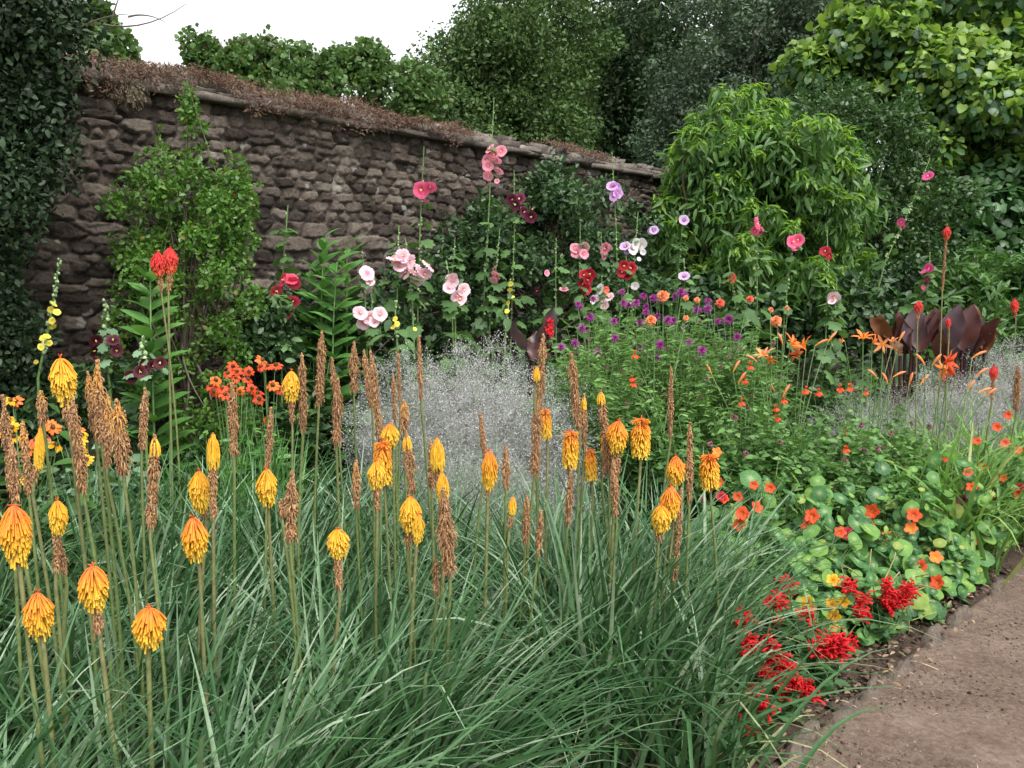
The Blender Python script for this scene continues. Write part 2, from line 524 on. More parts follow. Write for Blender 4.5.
mb.add(P.reshape(-1, 3), np.stack([i, i + len(gz), i + len(gz) + 1, i + 1], -1), I_.ravel())
mb.build('masonry', G['stone'], wall, smooth=False)
mb = MB()
def slab(mb, t0, t1, n0, n1, z0, z1):
    P = [bed(t, n, z) for t in (t0, t1) for n in (n0, n1) for z in (z0, z1)]
    mb.add(P, [(0, 1, 3, 2), (4, 6, 7, 5), (0, 4, 5, 1), (2, 3, 7, 6), (0, 2, 6, 4), (1, 5, 7, 3)])
slab(mb, T0, T1, WALLN + .06, WALLN + .45, -.05, 2.84)
mb.build('mortar_core', G['mortar'], wall, smooth=False)
mb = MB()
t = T0
while t < T1:                                     # coping: a jutting ledge course and rough stones laid on it
    w = U(.25, .6)
    stone_patch(mb, t, t + w - .012, 2.83, 2.83 + U(.045, .06), U(.05, .085), 0)
    t += w
for row, (zb, nb) in enumerate([(2.885, WALLN + .03), (2.935, WALLN + .12), (2.965, WALLN + .24)]):
    t = T0
    while t < T1:
        w = U(.1, .34)
        stone_patch(mb, t, t + w - .012, zb - .01, zb + U(.035, .075), U(0, .05), 0, nb)
        t += w
slab(mb, T0, T1, WALLN + .08, WALLN + .5, 2.83, 2.93)
mb.build('coping', G['coping'], wall, smooth=False)

mb = MB()                                         # the dry mat on the coping
n = 90000
t = T0 + (T1 - T0) * U(0, 1, n)
patch = fnoise(t * 1.5, 0 * t, 1, 5)
keep = (patch + np.where(t < 3.3, 1.2, np.where(t < 4.6, .2, -.75)) + rng.normal(0, .35, n)) > 0
t = t[keep]; n = len(t)
q = U(0, 1, n)
N = WALLN - .05 + q * .42
C = WD * t[:, None] + WN * N[:, None]
C[:, 2] = 2.90 + .13 * np.sqrt(q) + .03 * fnoise(t, N, 6, 8) + U(0, .03, n)
hang = (U(0, 1, n) < .42) & (t < 4.4)
C[hang] -= WN * (U(0.0, .07, hang.sum()) + q[hang] * .40)[:, None]; C[hang, 2] += -.13 * np.sqrt(q[hang]) + .07 - U(.0, .13, hang.sum()) * (1 + .8 * fnoise(t[hang], 0 * t[hang], 5, 4))
d = rdirs(n, .5); d[hang] = nrm(rdirs(hang.sum(), -.3) - WN * .5)
scatter(mb, NARROW, C, d, rdirs(n), U(.015, .042, n), wscale=.8)
tag(mb.build('stonecrop_mat', G['stonecrop']), 'dry reddish brown stonecrop mat growing along the top of the stone wall', 'stonecrop', kind='stuff')

def tuft(px, py, Y, r, label, mat='tuft', n=1100):
    c = at(px, py, Y)
    mb = MB()
    d = rdirs(n, .1)
    d = nrm(d - WN * .35)
    r = r * .8
    a = c + WN * .05
    L = r * U(.25, 1.1, n)
    P = a + (d * L[:, None])[:, None] * np.linspace(0, 1, 4)[None, :, None]
    P[:, :, 2] -= (np.linspace(0, 1, 4) ** 2)[None] * L[:, None] * .4
    tubes(mb, P, .0009, 3)
    scatter(mb, QUAD, P[:, -1], rdirs(n), rdirs(n), .012)
    tag(mb.build('dry_tuft', G[mat], origin=a), label, 'tuft', 'dry tufts hanging from the wall top')

tuft(249, 112, 5.75, .13, 'pale dry tuft hanging from the coping right of the leafy wall shrub')
tuft(130, 82, 5.05, .15, 'pale dry tuft on the wall top beside the dark holly')
tuft(428, 138, 6.75, .12, 'grey wispy tuft on the wall top above the hot pink hollyhock')

# --- edging stones along the path
for k, (t, w, lab) in enumerate([
        (2.55, .3, 'flat worn edging stone at the bottom of the photo'),
        (2.88, .24, 'narrow pale edging stone just beyond the nearest one on the path edge'),
        (3.15, .22, 'half buried edging stone beside the nearest red salvia'),
        (3.45, .3, 'long edging stone in front of the dry nasturtium stems'),
        (3.8, .2, 'small edging stone under the trailing nasturtium stems'),
        (4.15, .26, 'rounded edging stone partly covered by yellowing nasturtium leaves'),
        (4.75, .24, 'farthest edging stone near the fallen brown leaves')]):
    mb = MB()
    nx, ny = 9, 6
    X, Yy = np.meshgrid(np.linspace(-1, 1, nx), np.linspace(-1, 1, ny), indexing='ij')
    hh = (.055 + .022 * U(-1, 1)) * (1 - np.maximum(np.abs(X), np.abs(Yy)) ** 5) + rng.normal(0, .008, X.shape)
    a = U(-.1, .1)
    x = X * w * .54 * (1 - .15 * Yy ** 2) + rng.normal(0, .006, X.shape)
    y = Yy * U(.025, .038) * (1 - .2 * X ** 4) + rng.normal(0, .005, X.shape) + a * X * .1
    P = WD * (t + x)[..., None] + WN * (EDGE + .02 + y)[..., None]
    P[..., 2] = hh - .01
    i = (np.arange(nx - 1)[:, None] * ny + np.arange(ny - 1)[None]).ravel()
    mb.add(P.reshape(-1, 3), np.stack([i, i + ny, i + ny + 1, i + 1], -1))
    tag(mb.build('edging_stone', G['edging'], origin=bed(t, EDGE)), lab, 'stone', 'edging stones along the path')

# ------------------------------------------------------------------ trees and shrubs
def crown_leaves(mb, clumps, n, tpl, size, up=.35, droop=0.0, shell=.5, rnd=.7, flat=1.0, squash=1.0):
    C = np.array([c for c, r in clumps]); R = np.array([r for c, r in clumps])
    w = R ** 2 / (R ** 2).sum()
    idx = rng.choice(len(C), n, p=w)
    o = rdirs(n, .12)
    rad = R[idx] * (shell + (1.06 - shell) * U(0, 1, n) ** .6) * (1 + .13 * rng.normal(size=n))
    P = C[idx] + o * rad[:, None] * np.array([1, 1, squash])
    nn_ = nrm(o * (1 - rnd) + rdirs(n) * rnd + np.array([0, 0, up]))
    d = nrm(np.cross(nn_, rdirs(n)) + o * .3 + np.array([0, 0, -droop]))
    scatter(mb, tpl, P, d, nn_, size * U(.45, 1.35, n))
    return P

def sub_clumps(c, r, k, rr, low=-.75, jitter=.12):
    """k sub clumps over an ellipsoid (centre c, radii r)"""
    out = []
    i = np.arange(k) + .5
    ph = np.arccos(1 - (1 - low) * i / k)          # from the top down to 'low'
    th = PI * (1 + 5 ** .5) * i + U(0, 6)
    D = np.c_[np.cos(th) * np.sin(ph), np.sin(th) * np.sin(ph), np.cos(ph)] + rng.normal(0, jitter, (k, 3))
    for d in D:
        q = np.array(c) + d * np.array(r) * U(.5, 1.08)
        out.append((q, rr * U(.65, 1.3)))
        if U(0, 1) < .4: out.append((np.array(c) + d * np.array(r) * U(1.0, 1.25), rr * U(.25, .5)))
    return out

def woody(mb, base, fork, clumps, r0, limbs=14, r1=None):
    base, fork = np.array(base, float), np.array(fork, float)
    M = 8
    P = path(base, fork, (U(-.05, .05), U(-.05, .05), 0), M)
    tubes(mb, P[None], np.linspace(r0 * 1.25, r0 * .6, M)[None], 10)
    pick = rng.choice(len(clumps), min(limbs, len(clumps)), replace=False)
    Q, R = [], []
    for k in pick:
        c, r = clumps[k]
        s = U(.55, 1)
        a = base + (fork - base) * s
        Q.append(path(a, c, rng.normal(0, .06, 3) * np.linalg.norm(c - a), M))
        R.append(np.linspace(r0 * .42, r0 * .06, M))
    tubes(mb, np.array(Q), np.array(R), 6)

def tree(name, label, cat, base, fork, clumps, n, tpl, size, mat, r0=.15, group=None, limbs=14, trunk='trunk', crown='crown', extra=None, **k):
    t = thing(name, base, label, cat, group)
    mb = MB(); woody(mb, base, fork, clumps, r0, limbs); mb.build(trunk, G['bark'], t)
    mb = MB(); crown_leaves(mb, clumps, n, tpl, size, **k)
    cr = mb.build(crown, mat, t)
    return t

G['oak'] = leafmat('oak leaves', [(.034, .070, .021), (.055, .105, .03), (.078, .135, .04), (.10, .16, .054)], .3, .55, .22, scale=1.5, mottle=.3)
G['darkoak'] = leafmat('dark oak leaves', [(.020, .043, .019), (.033, .064, .027), (.047, .085, .035), (.065, .105, .045)], .25, .55, .2, scale=1.2, mottle=.3)
G['ilex'] = leafmat('grey green leaves', [(.042, .072, .040), (.065, .102, .058), (.09, .13, .08)], .2, .55, .25, scale=1.5, mottle=.3)
G['maple'] = leafmat('maple leaves', [(.05, .10, .026), (.082, .155, .04), (.11, .19, .06), (.13, .075, .05)], .35, .5, .35, pos=[0, .5, .93, 1], scale=2)
G['holly'] = leafmat('glossy dark leaves', [(.012, .026, .012), (.022, .042, .018), (.036, .062, .027)], .12, .5, .22, scale=3)
G['wallshrub'] = leafmat('fresh shrub leaves', [(.05, .125, .02), (.085, .19, .03), (.13, .25, .045), (.20, .14, .04)], .4, .42, .4, pos=[0, .5, .95, 1], scale=3)
G['peach'] = leafmat('peach leaves', [(.04, .10, .02), (.065, .15, .03), (.10, .20, .045)], .4, .45, .4, scale=3)
G['peachtip'] = leafmat('young peach leaves', [(.12, .24, .035), (.18, .32, .05), (.25, .38, .075)], .45, .45, .4, scale=3)
G['box'] = leafmat('small shrub leaves', [(.022, .055, .016), (.04, .09, .024), (.07, .135, .036)], .3, .45, .4, scale=3)
G['vine'] = leafmat('vine leaves', [(.03, .085, .025), (.055, .13, .04), (.08, .17, .055)], .35, .4, .45, scale=3)
G['vinetip'] = leafmat('young vine leaves', [(.12, .22, .035), (.19, .31, .055), (.26, .37, .07)], .45, .45, .4, scale=3)
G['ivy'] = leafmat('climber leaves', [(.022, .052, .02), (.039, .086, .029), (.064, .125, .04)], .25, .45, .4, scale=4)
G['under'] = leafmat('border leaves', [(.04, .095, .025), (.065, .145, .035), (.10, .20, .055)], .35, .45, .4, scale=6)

def crown_from(specs, k, rr, low=-.75):
    """specs: (px, py, Y, rx_px, ry_px, depth radius m)"""
    cl = []
    for (px, py, Y, rx, ry, rd) in specs:
        c = at(px, py, Y)
        cl += sub_clumps(c, (rx * Y / F, rd, ry * Y / F), k, rr, low)
    return cl

def gnd(px, Y):
    p = at(px, 384, Y); p[2] = 0
    return p

# far trees behind the wall, left to right
cl = crown_from([(240, 88, 12.5, 36, 26, .8), (300, 98, 12.5, 40, 26, .9), (352, 92, 12.6, 40, 30, .9), (400, 100, 12.8, 30, 26, .9), (205, 58, 12.3, 14, 14, .4), (250, 58, 12.4, 20, 12, .4), (290, 118, 12.5, 110, 22, 1.0), (365, 62, 12.6, 24, 14, .4), (315, 70, 12.5, 34, 16, .5), (275, 84, 12.5, 40, 20, .6), (225, 75, 12.4, 30, 18, .5), (420, 90, 12.8, 20, 16, .5)], 10, .19, -1)
tree('maple_tree', 'pale green small maple with ragged top behind the left wall', 'tree', gnd(310, 12.6), at(310, 150, 12.6), cl, 21000, LOBED, .066, G['maple'], .14, 'trees behind the wall', up=.2, rnd=.8)
cl = crown_from([(105, 72, 9.5, 34, 22, .5), (150, 88, 9.5, 60, 14, .5), (112, 42, 9.5, 14, 16, .3), (92, 20, 9.5, 14, 14, .3)], 9, .13, -1)
tree('sapling', 'thin sapling with sparse pale leaves above the wall beside the dark holly', 'tree', gnd(115, 9.6), at(112, 70, 9.6), cl, 3000, LOBED, .07, G['maple'], .05, 'trees behind the wall', up=.2, rnd=.8)
cl = crown_from([(488, 62, 17, 40, 34, 1.2), (462, 118, 17, 48, 36, 1.4), (530, 20, 17.5, 60, 55, 1.5), (430, 138, 17, 34, 26, 1.0), (540, 90, 17.5, 60, 60, 1.5), (500, 150, 17, 90, 35, 1.5)], 16, .6, -1)
tree('oak_tree', 'mid green oak with the sky showing at its left side', 'tree', gnd(490, 17.5), at(490, 150, 17.5), cl, 85000, OVATE, .088, G['oak'], .3, 'trees behind the wall', limbs=22)
cl = crown_from([(620, -40, 21, 110, 90, 3), (600, 60, 21, 90, 70, 2.5), (690, 30, 21, 110, 90, 3), (640, 130, 21, 110, 60, 2.5), (780, -20, 22, 120, 90, 3), (560, 150, 21, 60, 40, 2), (790, 90, 22, 120, 80, 2), (615, 100, 21.5, 50, 60, 1.5), (640, 60, 21, 60, 60, 2)], 20, .8, -1)
tree('dark_oak_tree', 'very tall dark oak filling the sky behind the right end of the wall', 'tree', gnd(650, 21.5), at(650, 120, 21.5), cl, 95000, OVATE, .115, G['darkoak'], .45, 'trees behind the wall', limbs=26)
cl = crown_from([(745, 40, 14, 62, 60, 1.3), (720, 105, 14, 60, 55, 1.2), (790, 90, 14, 55, 60, 1.2), (800, 20, 14, 50, 50, 1.2), (690, 150, 14, 45, 40, 1.)], 16, .42, -1)
tree('holm_oak', 'grey green small leaved tree behind the bright peach shrub', 'tree', gnd(745, 14.3), at(745, 110, 14.3), cl, 60000, OVATE, .07, G['ilex'], .16, 'trees behind the wall', limbs=24)
cl = crown_from([(900, -40, 19, 120, 90, 3), (1010, 20, 19, 110, 110, 3), (1130, 40, 19, 110, 140, 3), (930, 100, 19, 130, 100, 3), (1060, 160, 18, 140, 100, 2.5), (860, 40, 19, 60, 90, 2)], 15, .95, -1)
tree('yew_tree', 'dark shadowy tree behind the vine at the right', 'tree', gnd(980, 19.5), at(980, 120, 19.5), cl, 42000, OVATE, .17, G['darkoak'], .4, 'trees behind the wall', limbs=20)

cl = crown_from([(600, 245, 16, 80, 45, .8), (720, 240, 16, 80, 55, .8), (850, 240, 16, 90, 60, .8), (980, 240, 16, 90, 60, .8), (1100, 240, 16, 80, 60, .8)], 22, .55, -1)
tree('dark_hedge', 'dark hedge glimpsed through gaps low behind the peach shrub', 'hedge', gnd(850, 16.2), at(850, 260, 16.2), cl, 16000, OVATE, .17, G['darkoak'], .1, limbs=20, trunk='stem', crown='foliage')

# dark holly at the left edge, with a bare twig reaching over the wall
cl = crown_from([(-48, 40, 4.0, 95, 95, .45), (-45, 170, 4.0, 78, 110, .4), (-50, 290, 4.0, 66, 90, .35), (22, 18, 4.1, 40, 40, .25), (-30, 360, 4.0, 45, 60, .3), (18, 125, 4.05, 28, 60, .2)], 22, .17, -1)
hol = tree('holly_tree', 'dark glossy evergreen tree cut by the left edge of the photo', 'tree', gnd(-60, 4.0), at(-50, 200, 4.0), cl, 44000, OVATE, .035, G['holly'], .08, limbs=7, up=.2)
mb = MB()
Q = [path(at(60, 40, 4.2), at(130, 14, 4.25), (0, 0, .03)), path(at(100, 24, 4.22), at(186, 4, 4.3), (0, 0, -.05)), path(at(128, 17, 4.25), at(165, 22, 4.3), (0, 0, .02)), path(at(112, 20, 4.25), at(120, -4, 4.25), (0, 0, .01))]
tubes(mb, np.array(Q), np.linspace(.006, .0015, 8)[None], 5)
br = mb.build('bare_branch', G['bark'], hol)
br['label'] = 'bare crooked twigs against the white sky'

# leafy shrub trained up the wall
base = gnd(185, 4.75)
cl = crown_from([(190, 275, 4.7, 62, 75, .3), (150, 320, 4.7, 45, 80, .28), (222, 320, 4.7, 42, 85, .28), (200, 205, 4.75, 38, 55, .2), (140, 235, 4.75, 30, 60, .18), (235, 215, 4.8, 22, 45, .15), (150, 400, 4.6, 60, 50, .25), (215, 410, 4.6, 55, 50, .25)], 9, .085, -1)
cl += crown_from([(195, 145, 4.85, 12, 40, .06), (160, 180, 4.85, 10, 40, .06), (188, 112, 4.9, 5, 18, .03), (240, 185, 4.85, 9, 30, .05)], 7, .04, -1)
ws = tree('wall_shrub', 'fresh green small leaved shrub growing up against the left wall', 'shrub', base, at(185, 330, 4.75), cl, 15000, OVATE, .032, G['wallshrub'], .025, limbs=60, up=.3, trunk='stem', crown='foliage')
mb = MB(); ml = MB()
for k in range(46):                               # whippy upright shoots
    x, y = rng.normal(185, 38), U(200, 330)
    a = at(x, y, U(4.6, 4.85)); b = a + np.array([rng.normal(0, .09), rng.normal(0, .03), U(.2, .42)])
    if k < 4: b = at([188, 196, 160, 148][k], [86, 112, 128, 150][k], 4.88)
    P = path(a, b, rng.normal(0, .02, 3), 8)
    tubes(mb, P[None], np.linspace(.003, .001, 8)[None], 4)
    n = 50
    s = rng.integers(1, 8, n); pp = P[s] + rng.normal(0, .008, (n, 3))
    d = rdirs(n, .5)
    scatter(ml, OVATE, pp, d, rdirs(n, .6), U(.02, .036, n))
mb.build('shoot', G['twig'], ws); ml.build('young_foliage', G['wallshrub'], ws)

# climber on the middle of the wall
cl = crown_from([(540, 235, 7.1, 70, 50, .25), (480, 250, 6.8, 42, 45, .25), (600, 240, 7.6, 45, 55, .25), (555, 195, 7.3, 25, 22, .15), (520, 300, 6.9, 110, 50, .3), (630, 290, 7.7, 55, 50, .3), (430, 310, 6.5, 70, 40, .25)], 16, .13, -1)
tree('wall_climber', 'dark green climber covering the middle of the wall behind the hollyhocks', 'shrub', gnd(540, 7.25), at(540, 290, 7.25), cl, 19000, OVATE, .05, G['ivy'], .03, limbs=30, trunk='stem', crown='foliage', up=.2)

cl = crown_from([(300, 348, 5.5, 55, 44, .15), (365, 330, 5.75, 48, 42, .15), (262, 330, 5.1, 30, 40, .15)], 18, .09, -1)
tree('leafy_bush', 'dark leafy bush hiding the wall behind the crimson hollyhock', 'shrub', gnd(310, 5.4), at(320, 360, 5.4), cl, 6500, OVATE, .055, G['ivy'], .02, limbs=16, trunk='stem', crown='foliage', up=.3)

# peach like shrub, drooping leaves
base = gnd(760, 8.0)
cl = crown_from([(755, 200, 8.0, 78, 70, .8), (710, 238, 7.9, 46, 62, .7), (815, 235, 7.9, 48, 62, .6), (755, 142, 8.1, 50, 34, .5), (715, 162, 8.0, 36, 32, .5), (800, 165, 8.0, 38, 34, .5), (770, 285, 7.7, 90, 45, .6)], 14, .23, -.9)
ps = tree('peach_shrub', 'big rounded shrub with long drooping bright green leaves', 'shrub', base, at(760, 260, 8.0), cl, 17000, LANCE, .125, G['peach'], .07, limbs=30, droop=.85, up=.4, crown='foliage', shell=.3)
mb = MB()
tips = []
for c, r in cl:
    for k in range(4):
        o = rdirs(1, .8)[0]
        if o[1] > .3: o[1] *= -1
        tips.append(np.array(c) + o * r * U(.8, 1.1))
tips = np.array(tips)
for p in tips:
    n = rng.integers(8, 14)
    a = U(0, 2 * PI, n)
    e = U(-1.0, .35, n)
    d = np.c_[np.cos(a), np.sin(a), e]
    scatter(mb, LANCE, p + rng.normal(0, .02, (n, 3)), d, np.c_[np.zeros((n, 2)), np.ones(n)] + rdirs(n) * .4, U(.075, .125, n))
mb.build('young_foliage', G['peachtip'], ps)

# dense small leaved shrub behind it
cl = crown_from([(875, 150, 8.9, 62, 55, .6), (890, 215, 8.8, 60, 60, .6), (840, 130, 9, 40, 35, .5), (905, 270, 8.7, 70, 50, .5)], 22, .2, -1)
tree('rounded_shrub', 'rounded dense green shrub with tiny leaves between peach shrub and vine', 'shrub', gnd(880, 9.0), at(880, 230, 9.0), cl, 24000, OVATE, .05, G['box'], .05, limbs=24, crown='foliage')

# vine heaped over the right
specs = [(960, 70, 9.6, 95, 60, .8), (900, 30, 9.8, 60, 45, .6), (1030, 40, 9.4, 80, 70, .8), (985, 150, 9.3, 60, 70, .6), (1060, 150, 9.2, 80, 110, .7), (845, 70, 9.9, 42, 26, .4), (930, 100, 9.5, 60, 40, .5), (1000, 215, 9.2, 50, 45, .5), (975, 262, 9.1, 35, 25, .3), (1090, 250, 9.2, 70, 60, .6)]
cl = crown_from(specs, 13, .26, -.9)
vn = tree('vine', 'large leaved climbing vine heaped up high at the right edge', 'vine', gnd(990, 9.8), at(990, 120, 9.8), cl, 16000, HEART, .088, G['vine'], .06, limbs=34, droop=.55, up=.15, rnd=.35, trunk='stem', crown='foliage', shell=.75)
mb = MB()
cu = [(np.array(c) + (0, -.06, .12), r * .95) for c, r in cl if c[2] > at(900, 175, 9.5)[2]]
crown_leaves(mb, cu, 13000, HEART, .084, droop=.5, up=.35, rnd=.6, shell=.75)
mb.build('young_foliage', G['vinetip'], vn)

# low green plant right of the canna, and dark leafy things under the shrubs
cl = crown_from([(985, 285, 8.0, 45, 32, .4), (1030, 290, 8.0, 35, 35, .4), (960, 300, 7.8, 30, 25, .3), (1012, 328, 7.8, 50, 22, .3), (965, 335, 7.6, 50, 18, .3)], 12, .13, -1)
tree('leafy_shrub', 'low mid green leafy shrub behind the bronze cannas at the right', 'shrub', gnd(990, 8.1), at(990, 310, 8.1), cl, 6500, LANCE, .12, G['under'], .03, limbs=16, trunk='stem', crown='foliage', up=.6)
cl = crown_from([(700, 310, 7.4, 90, 30, .4), (830, 315, 7.5, 90, 35, .4), (905, 300, 8.2, 60, 40, .4)], 14, .17, -1)
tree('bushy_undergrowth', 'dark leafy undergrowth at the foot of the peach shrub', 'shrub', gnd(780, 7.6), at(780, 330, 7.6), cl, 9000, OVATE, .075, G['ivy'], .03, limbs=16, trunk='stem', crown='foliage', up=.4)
cl = crown_from([(60, 400, 4.3, 60, 40, .25), (-10, 420, 4.1, 50, 50, .25)], 12, .1, -1)
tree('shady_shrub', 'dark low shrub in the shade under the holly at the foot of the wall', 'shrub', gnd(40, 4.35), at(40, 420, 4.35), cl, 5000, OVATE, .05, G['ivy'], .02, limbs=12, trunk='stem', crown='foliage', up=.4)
# ------------------------------------------------------------------ flower builders
def petalmat(name, cols, pos=None, trans=.35, scale=60):
    return leafmat(name, cols, trans, .55, .2, attr=True, pos=pos, mottle=.10, scale=scale, tcol=.95)

P_ = {
    'pale_pink': petalmat('pale pink petals', [(.75, .55, .35), (.70, .22, .34), (.80, .47, .56), (.84, .60, .66)], [0, .16, .4, 1]),
    'pink': petalmat('pink petals', [(.75, .50, .35), (.62, .10, .18), (.78, .26, .36), (.82, .36, .46)], [0, .16, .45, 1]),
    'hot_pink': petalmat('hot pink petals', [(.75, .50, .30), (.50, .03, .10), (.75, .08, .20), (.80, .16, .30)], [0, .16, .45, 1]),
    'crimson': petalmat('crimson petals', [(.6, .3, .15), (.35, .01, .03), (.62, .04, .09), (.70, .09, .15)], [0, .16, .45, 1]),
    'red': petalmat('dark red petals', [(.4, .1, .06), (.16, .005, .012), (.36, .012, .03), (.45, .03, .05)], [0, .16, .5, 1]),
    'maroon': petalmat('maroon petals', [(.10, .04, .03), (.02, .004, .008), (.05, .006, .014), (.09, .012, .025)], [0, .2, .5, 1], trans=.2),
    'plum': petalmat('plum petals', [(.10, .04, .03), (.03, .006, .016), (.10, .012, .04), (.16, .03, .07)], [0, .2, .5, 1], trans=.2),
    'mauve': petalmat('mauve petals', [(.70, .6, .35), (.36, .08, .36), (.62, .30, .66), (.70, .42, .74)], [0, .16, .45, 1]),
    'lavender': petalmat('lavender petals', [(.30, .15, .25), (.20, .05, .22), (.50, .32, .58), (.62, .46, .68)], [0, .22, .5, 1]),
    'white': petalmat('white petals', [(.70, .66, .35), (.70, .60, .62), (.80, .74, .78), (.84, .80, .83)], [0, .16, .45, 1]),
    'magenta': petalmat('magenta petals', [(.75, .50, .3), (.35, .015, .10), (.60, .05, .22), (.68, .12, .30)], [0, .16, .45, 1]),
    'yellow': petalmat('yellow petals', [(.45, .2, .03), (.72, .56, .04), (.78, .66, .09), (.80, .68, .14)], [0, .2, .5, 1]),
    'orange': petalmat('orange petals', [(.75, .42, .04), (.78, .24, .03), (.80, .22, .05), (.78, .17, .04)], [0, .3, .6, 1]),
    'apricot': petalmat('apricot petals', [(.75, .42, .05), (.80, .32, .08), (.82, .33, .15), (.80, .28, .14)], [0, .3, .6, 1]),
    'redorange': petalmat('red orange petals', [(.6, .3, .04), (.50, .05, .02), (.75, .10, .03), (.74, .085, .03)], [0, .25, .6, 1]),
    'scarlet': petalmat('scarlet petals', [(.45, .02, .02), (.58, .016, .02), (.66, .022, .03), (.70, .035, .04)], [0, .3, .6, 1]),
    'gold': petalmat('golden petals', [(.5, .10, .02), (.72, .30, .02), (.78, .42, .02), (.78, .46, .03)], [0, .3, .6, 1]),
    'purple': petalmat('purple petals', [(.10, .015, .06), (.17, .02, .13), (.27, .035, .21), (.34, .07, .29)], [0, .3, .6, 1]),
    'coral': petalmat('coral petals', [(.6, .1, .05), (.72, .10, .06), (.78, .14, .08), (.76, .18, .13)], [0, .3, .6, 1]),
    'haze': leafmat('tiny pale flowers', [(.52, .48, .58), (.64, .60, .68), (.72, .69, .75), (.56, .49, .63)], .4, .7, .1, mottle=.05),
    'hazegrey': leafmat('tiny grey flowers', [(.30, .33, .29), (.42, .43, .40), (.52, .50, .50)], .3, .7, .1, mottle=.05),
}
G['eye'] = leafmat('flower eye', [(.60, .48, .10), (.72, .62, .20)], .1, .7, .2)
G['darkeye'] = leafmat('dark flower cone', [(.05, .022, .012), (.10, .045, .02), (.17, .08, .03)], 0, .8, .2)
G['bud'] = leafmat('buds', [(.085, .16, .045), (.13, .21, .07), (.17, .26, .11), (.24, .33, .16), (.34, .42, .24)], 0, .6, .2, attr=True)
G['hollyleaf'] = leafmat('hollyhock leaves', [(.045, .10, .03), (.075, .155, .045), (.12, .21, .075)], .35, .55, .3, scale=12)
G['paleleaf'] = leafmat('pale leaves', [(.09, .17, .09), (.14, .24, .13), (.20, .31, .19)], .3, .6, .3, scale=12)
G['bigleaf'] = leafmat('lance leaves', [(.05, .14, .03), (.085, .21, .045), (.12, .27, .07)], .35, .4, .45, scale=10)
G['monleaf'] = leafmat('bergamot leaves', [(.07, .155, .035), (.115, .23, .055), (.17, .31, .09)], .35, .5, .35, scale=8)
G['zinleaf'] = leafmat('zinnia leaves', [(.06, .14, .035), (.10, .21, .055), (.16, .29, .09)], .35, .5, .35, scale=8)
G['nast'] = leafmat('nasturtium leaves', [(.04, .125, .045), (.07, .195, .06), (.11, .265, .06), (.20, .36, .07), (.34, .36, .08)], .45, .55, .25, pos=[0, .35, .65, .95, 1], scale=30, mottle=.2, vein=(.42, .52, .27))
G['salvleaf'] = leafmat('salvia leaves', [(.03, .085, .025), (.05, .125, .04), (.08, .17, .05)], .3, .5, .4, scale=14)
G['lilyleaf'] = leafmat('daylily leaves', [(.09, .20, .045), (.14, .28, .065), (.22, .34, .10), (.36, .33, .12)], .35, .45, .4, pos=[0, .5, .92, 1], scale=14)
G['crocleaf'] = leafmat('sword leaves', [(.06, .17, .035), (.09, .23, .05), (.13, .29, .075)], .35, .45, .4, scale=14)
G['canna'] = leafmat('bronze leaves', [(.032, .011, .015), (.055, .019, .023), (.085, .03, .024), (.045, .04, .02)], .35, .36, .45, scale=5, mottle=.3)
G['cannared'] = leafmat('russet leaf', [(.10, .030, .016), (.15, .05, .02), (.085, .055, .022)], .35, .45, .4, scale=5, mottle=.3)
G['cannapale'] = leafmat('pale bronze leaf', [(.125, .085, .105), (.095, .058, .07), (.07, .04, .042)], .3, .45, .35, scale=5, mottle=.3)
G['greyleaf'] = leafmat('grey leaves', [(.15, .20, .14), (.21, .26, .19), (.28, .31, .25)], .25, .7, .2)
G['hazestem'] = leafmat('fine grey stems', [(.32, .36, .31), (.40, .42, .40), (.24, .33, .19)], .35, .7, .2)

CAMP = np.array([0, 0, EYE])

def facing(c, wob=.5, up=.1):
    f = nrm(CAMP - np.asarray(c, float))
    f = f + rng.normal(0, wob, 3) + np.array([0, 0, up])
    return nrm(f)

def basis(f):
    a = nrm(np.cross(f, [0.13, .21, 1.0]))
    b = np.cross(f, a)
    return a, b

def cup(mb, c, R, f, petals=5, depth=.5, ruffle=.07, notch=.12, rings=6, seg=40):
    """open funnel flower of overlapping petals, tint runs out from the throat"""
    a, b = basis(f)
    th = np.linspace(0, 2 * PI, seg, endpoint=False) + U(0, 6)
    r = np.linspace(.03, 1, rings)
    TH, RR = np.meshgrid(th, r, indexing='ij')
    out = R * (1 - notch * (1 - np.abs(np.sin(petals * TH / 2)) ** .6))
    ruf = ruffle * U(.8, 2.2) * R * np.sin(petals * 3 * TH + U(0, 6)) * RR ** 3 + .05 * R * np.abs(np.sin(petals * TH / 2)) * RR
    x = RR * out * (1 + .04 * np.sin(2 * TH + U(0, 6)))
    z = depth * R * (RR ** .7 - .75) - .12 * R * RR ** 4 + ruf
    V = c + (np.cos(TH) * x)[..., None] * a + (np.sin(TH) * x)[..., None] * b + z[..., None] * f
    i, j = np.meshgrid(np.arange(seg), np.arange(rings - 1), indexing='ij')
    i, j = i.ravel(), j.ravel()
    i2 = (i + 1) % seg
    F4 = np.stack([i * rings + j, i2 * rings + j, i2 * rings + j + 1, i * rings + j + 1], -1)
    vein = .05 * np.sin(petals * 6 * TH)
    mb.add(V.reshape(-1, 3), F4, np.clip(RR + vein * (RR > .2), 0, 1).ravel())

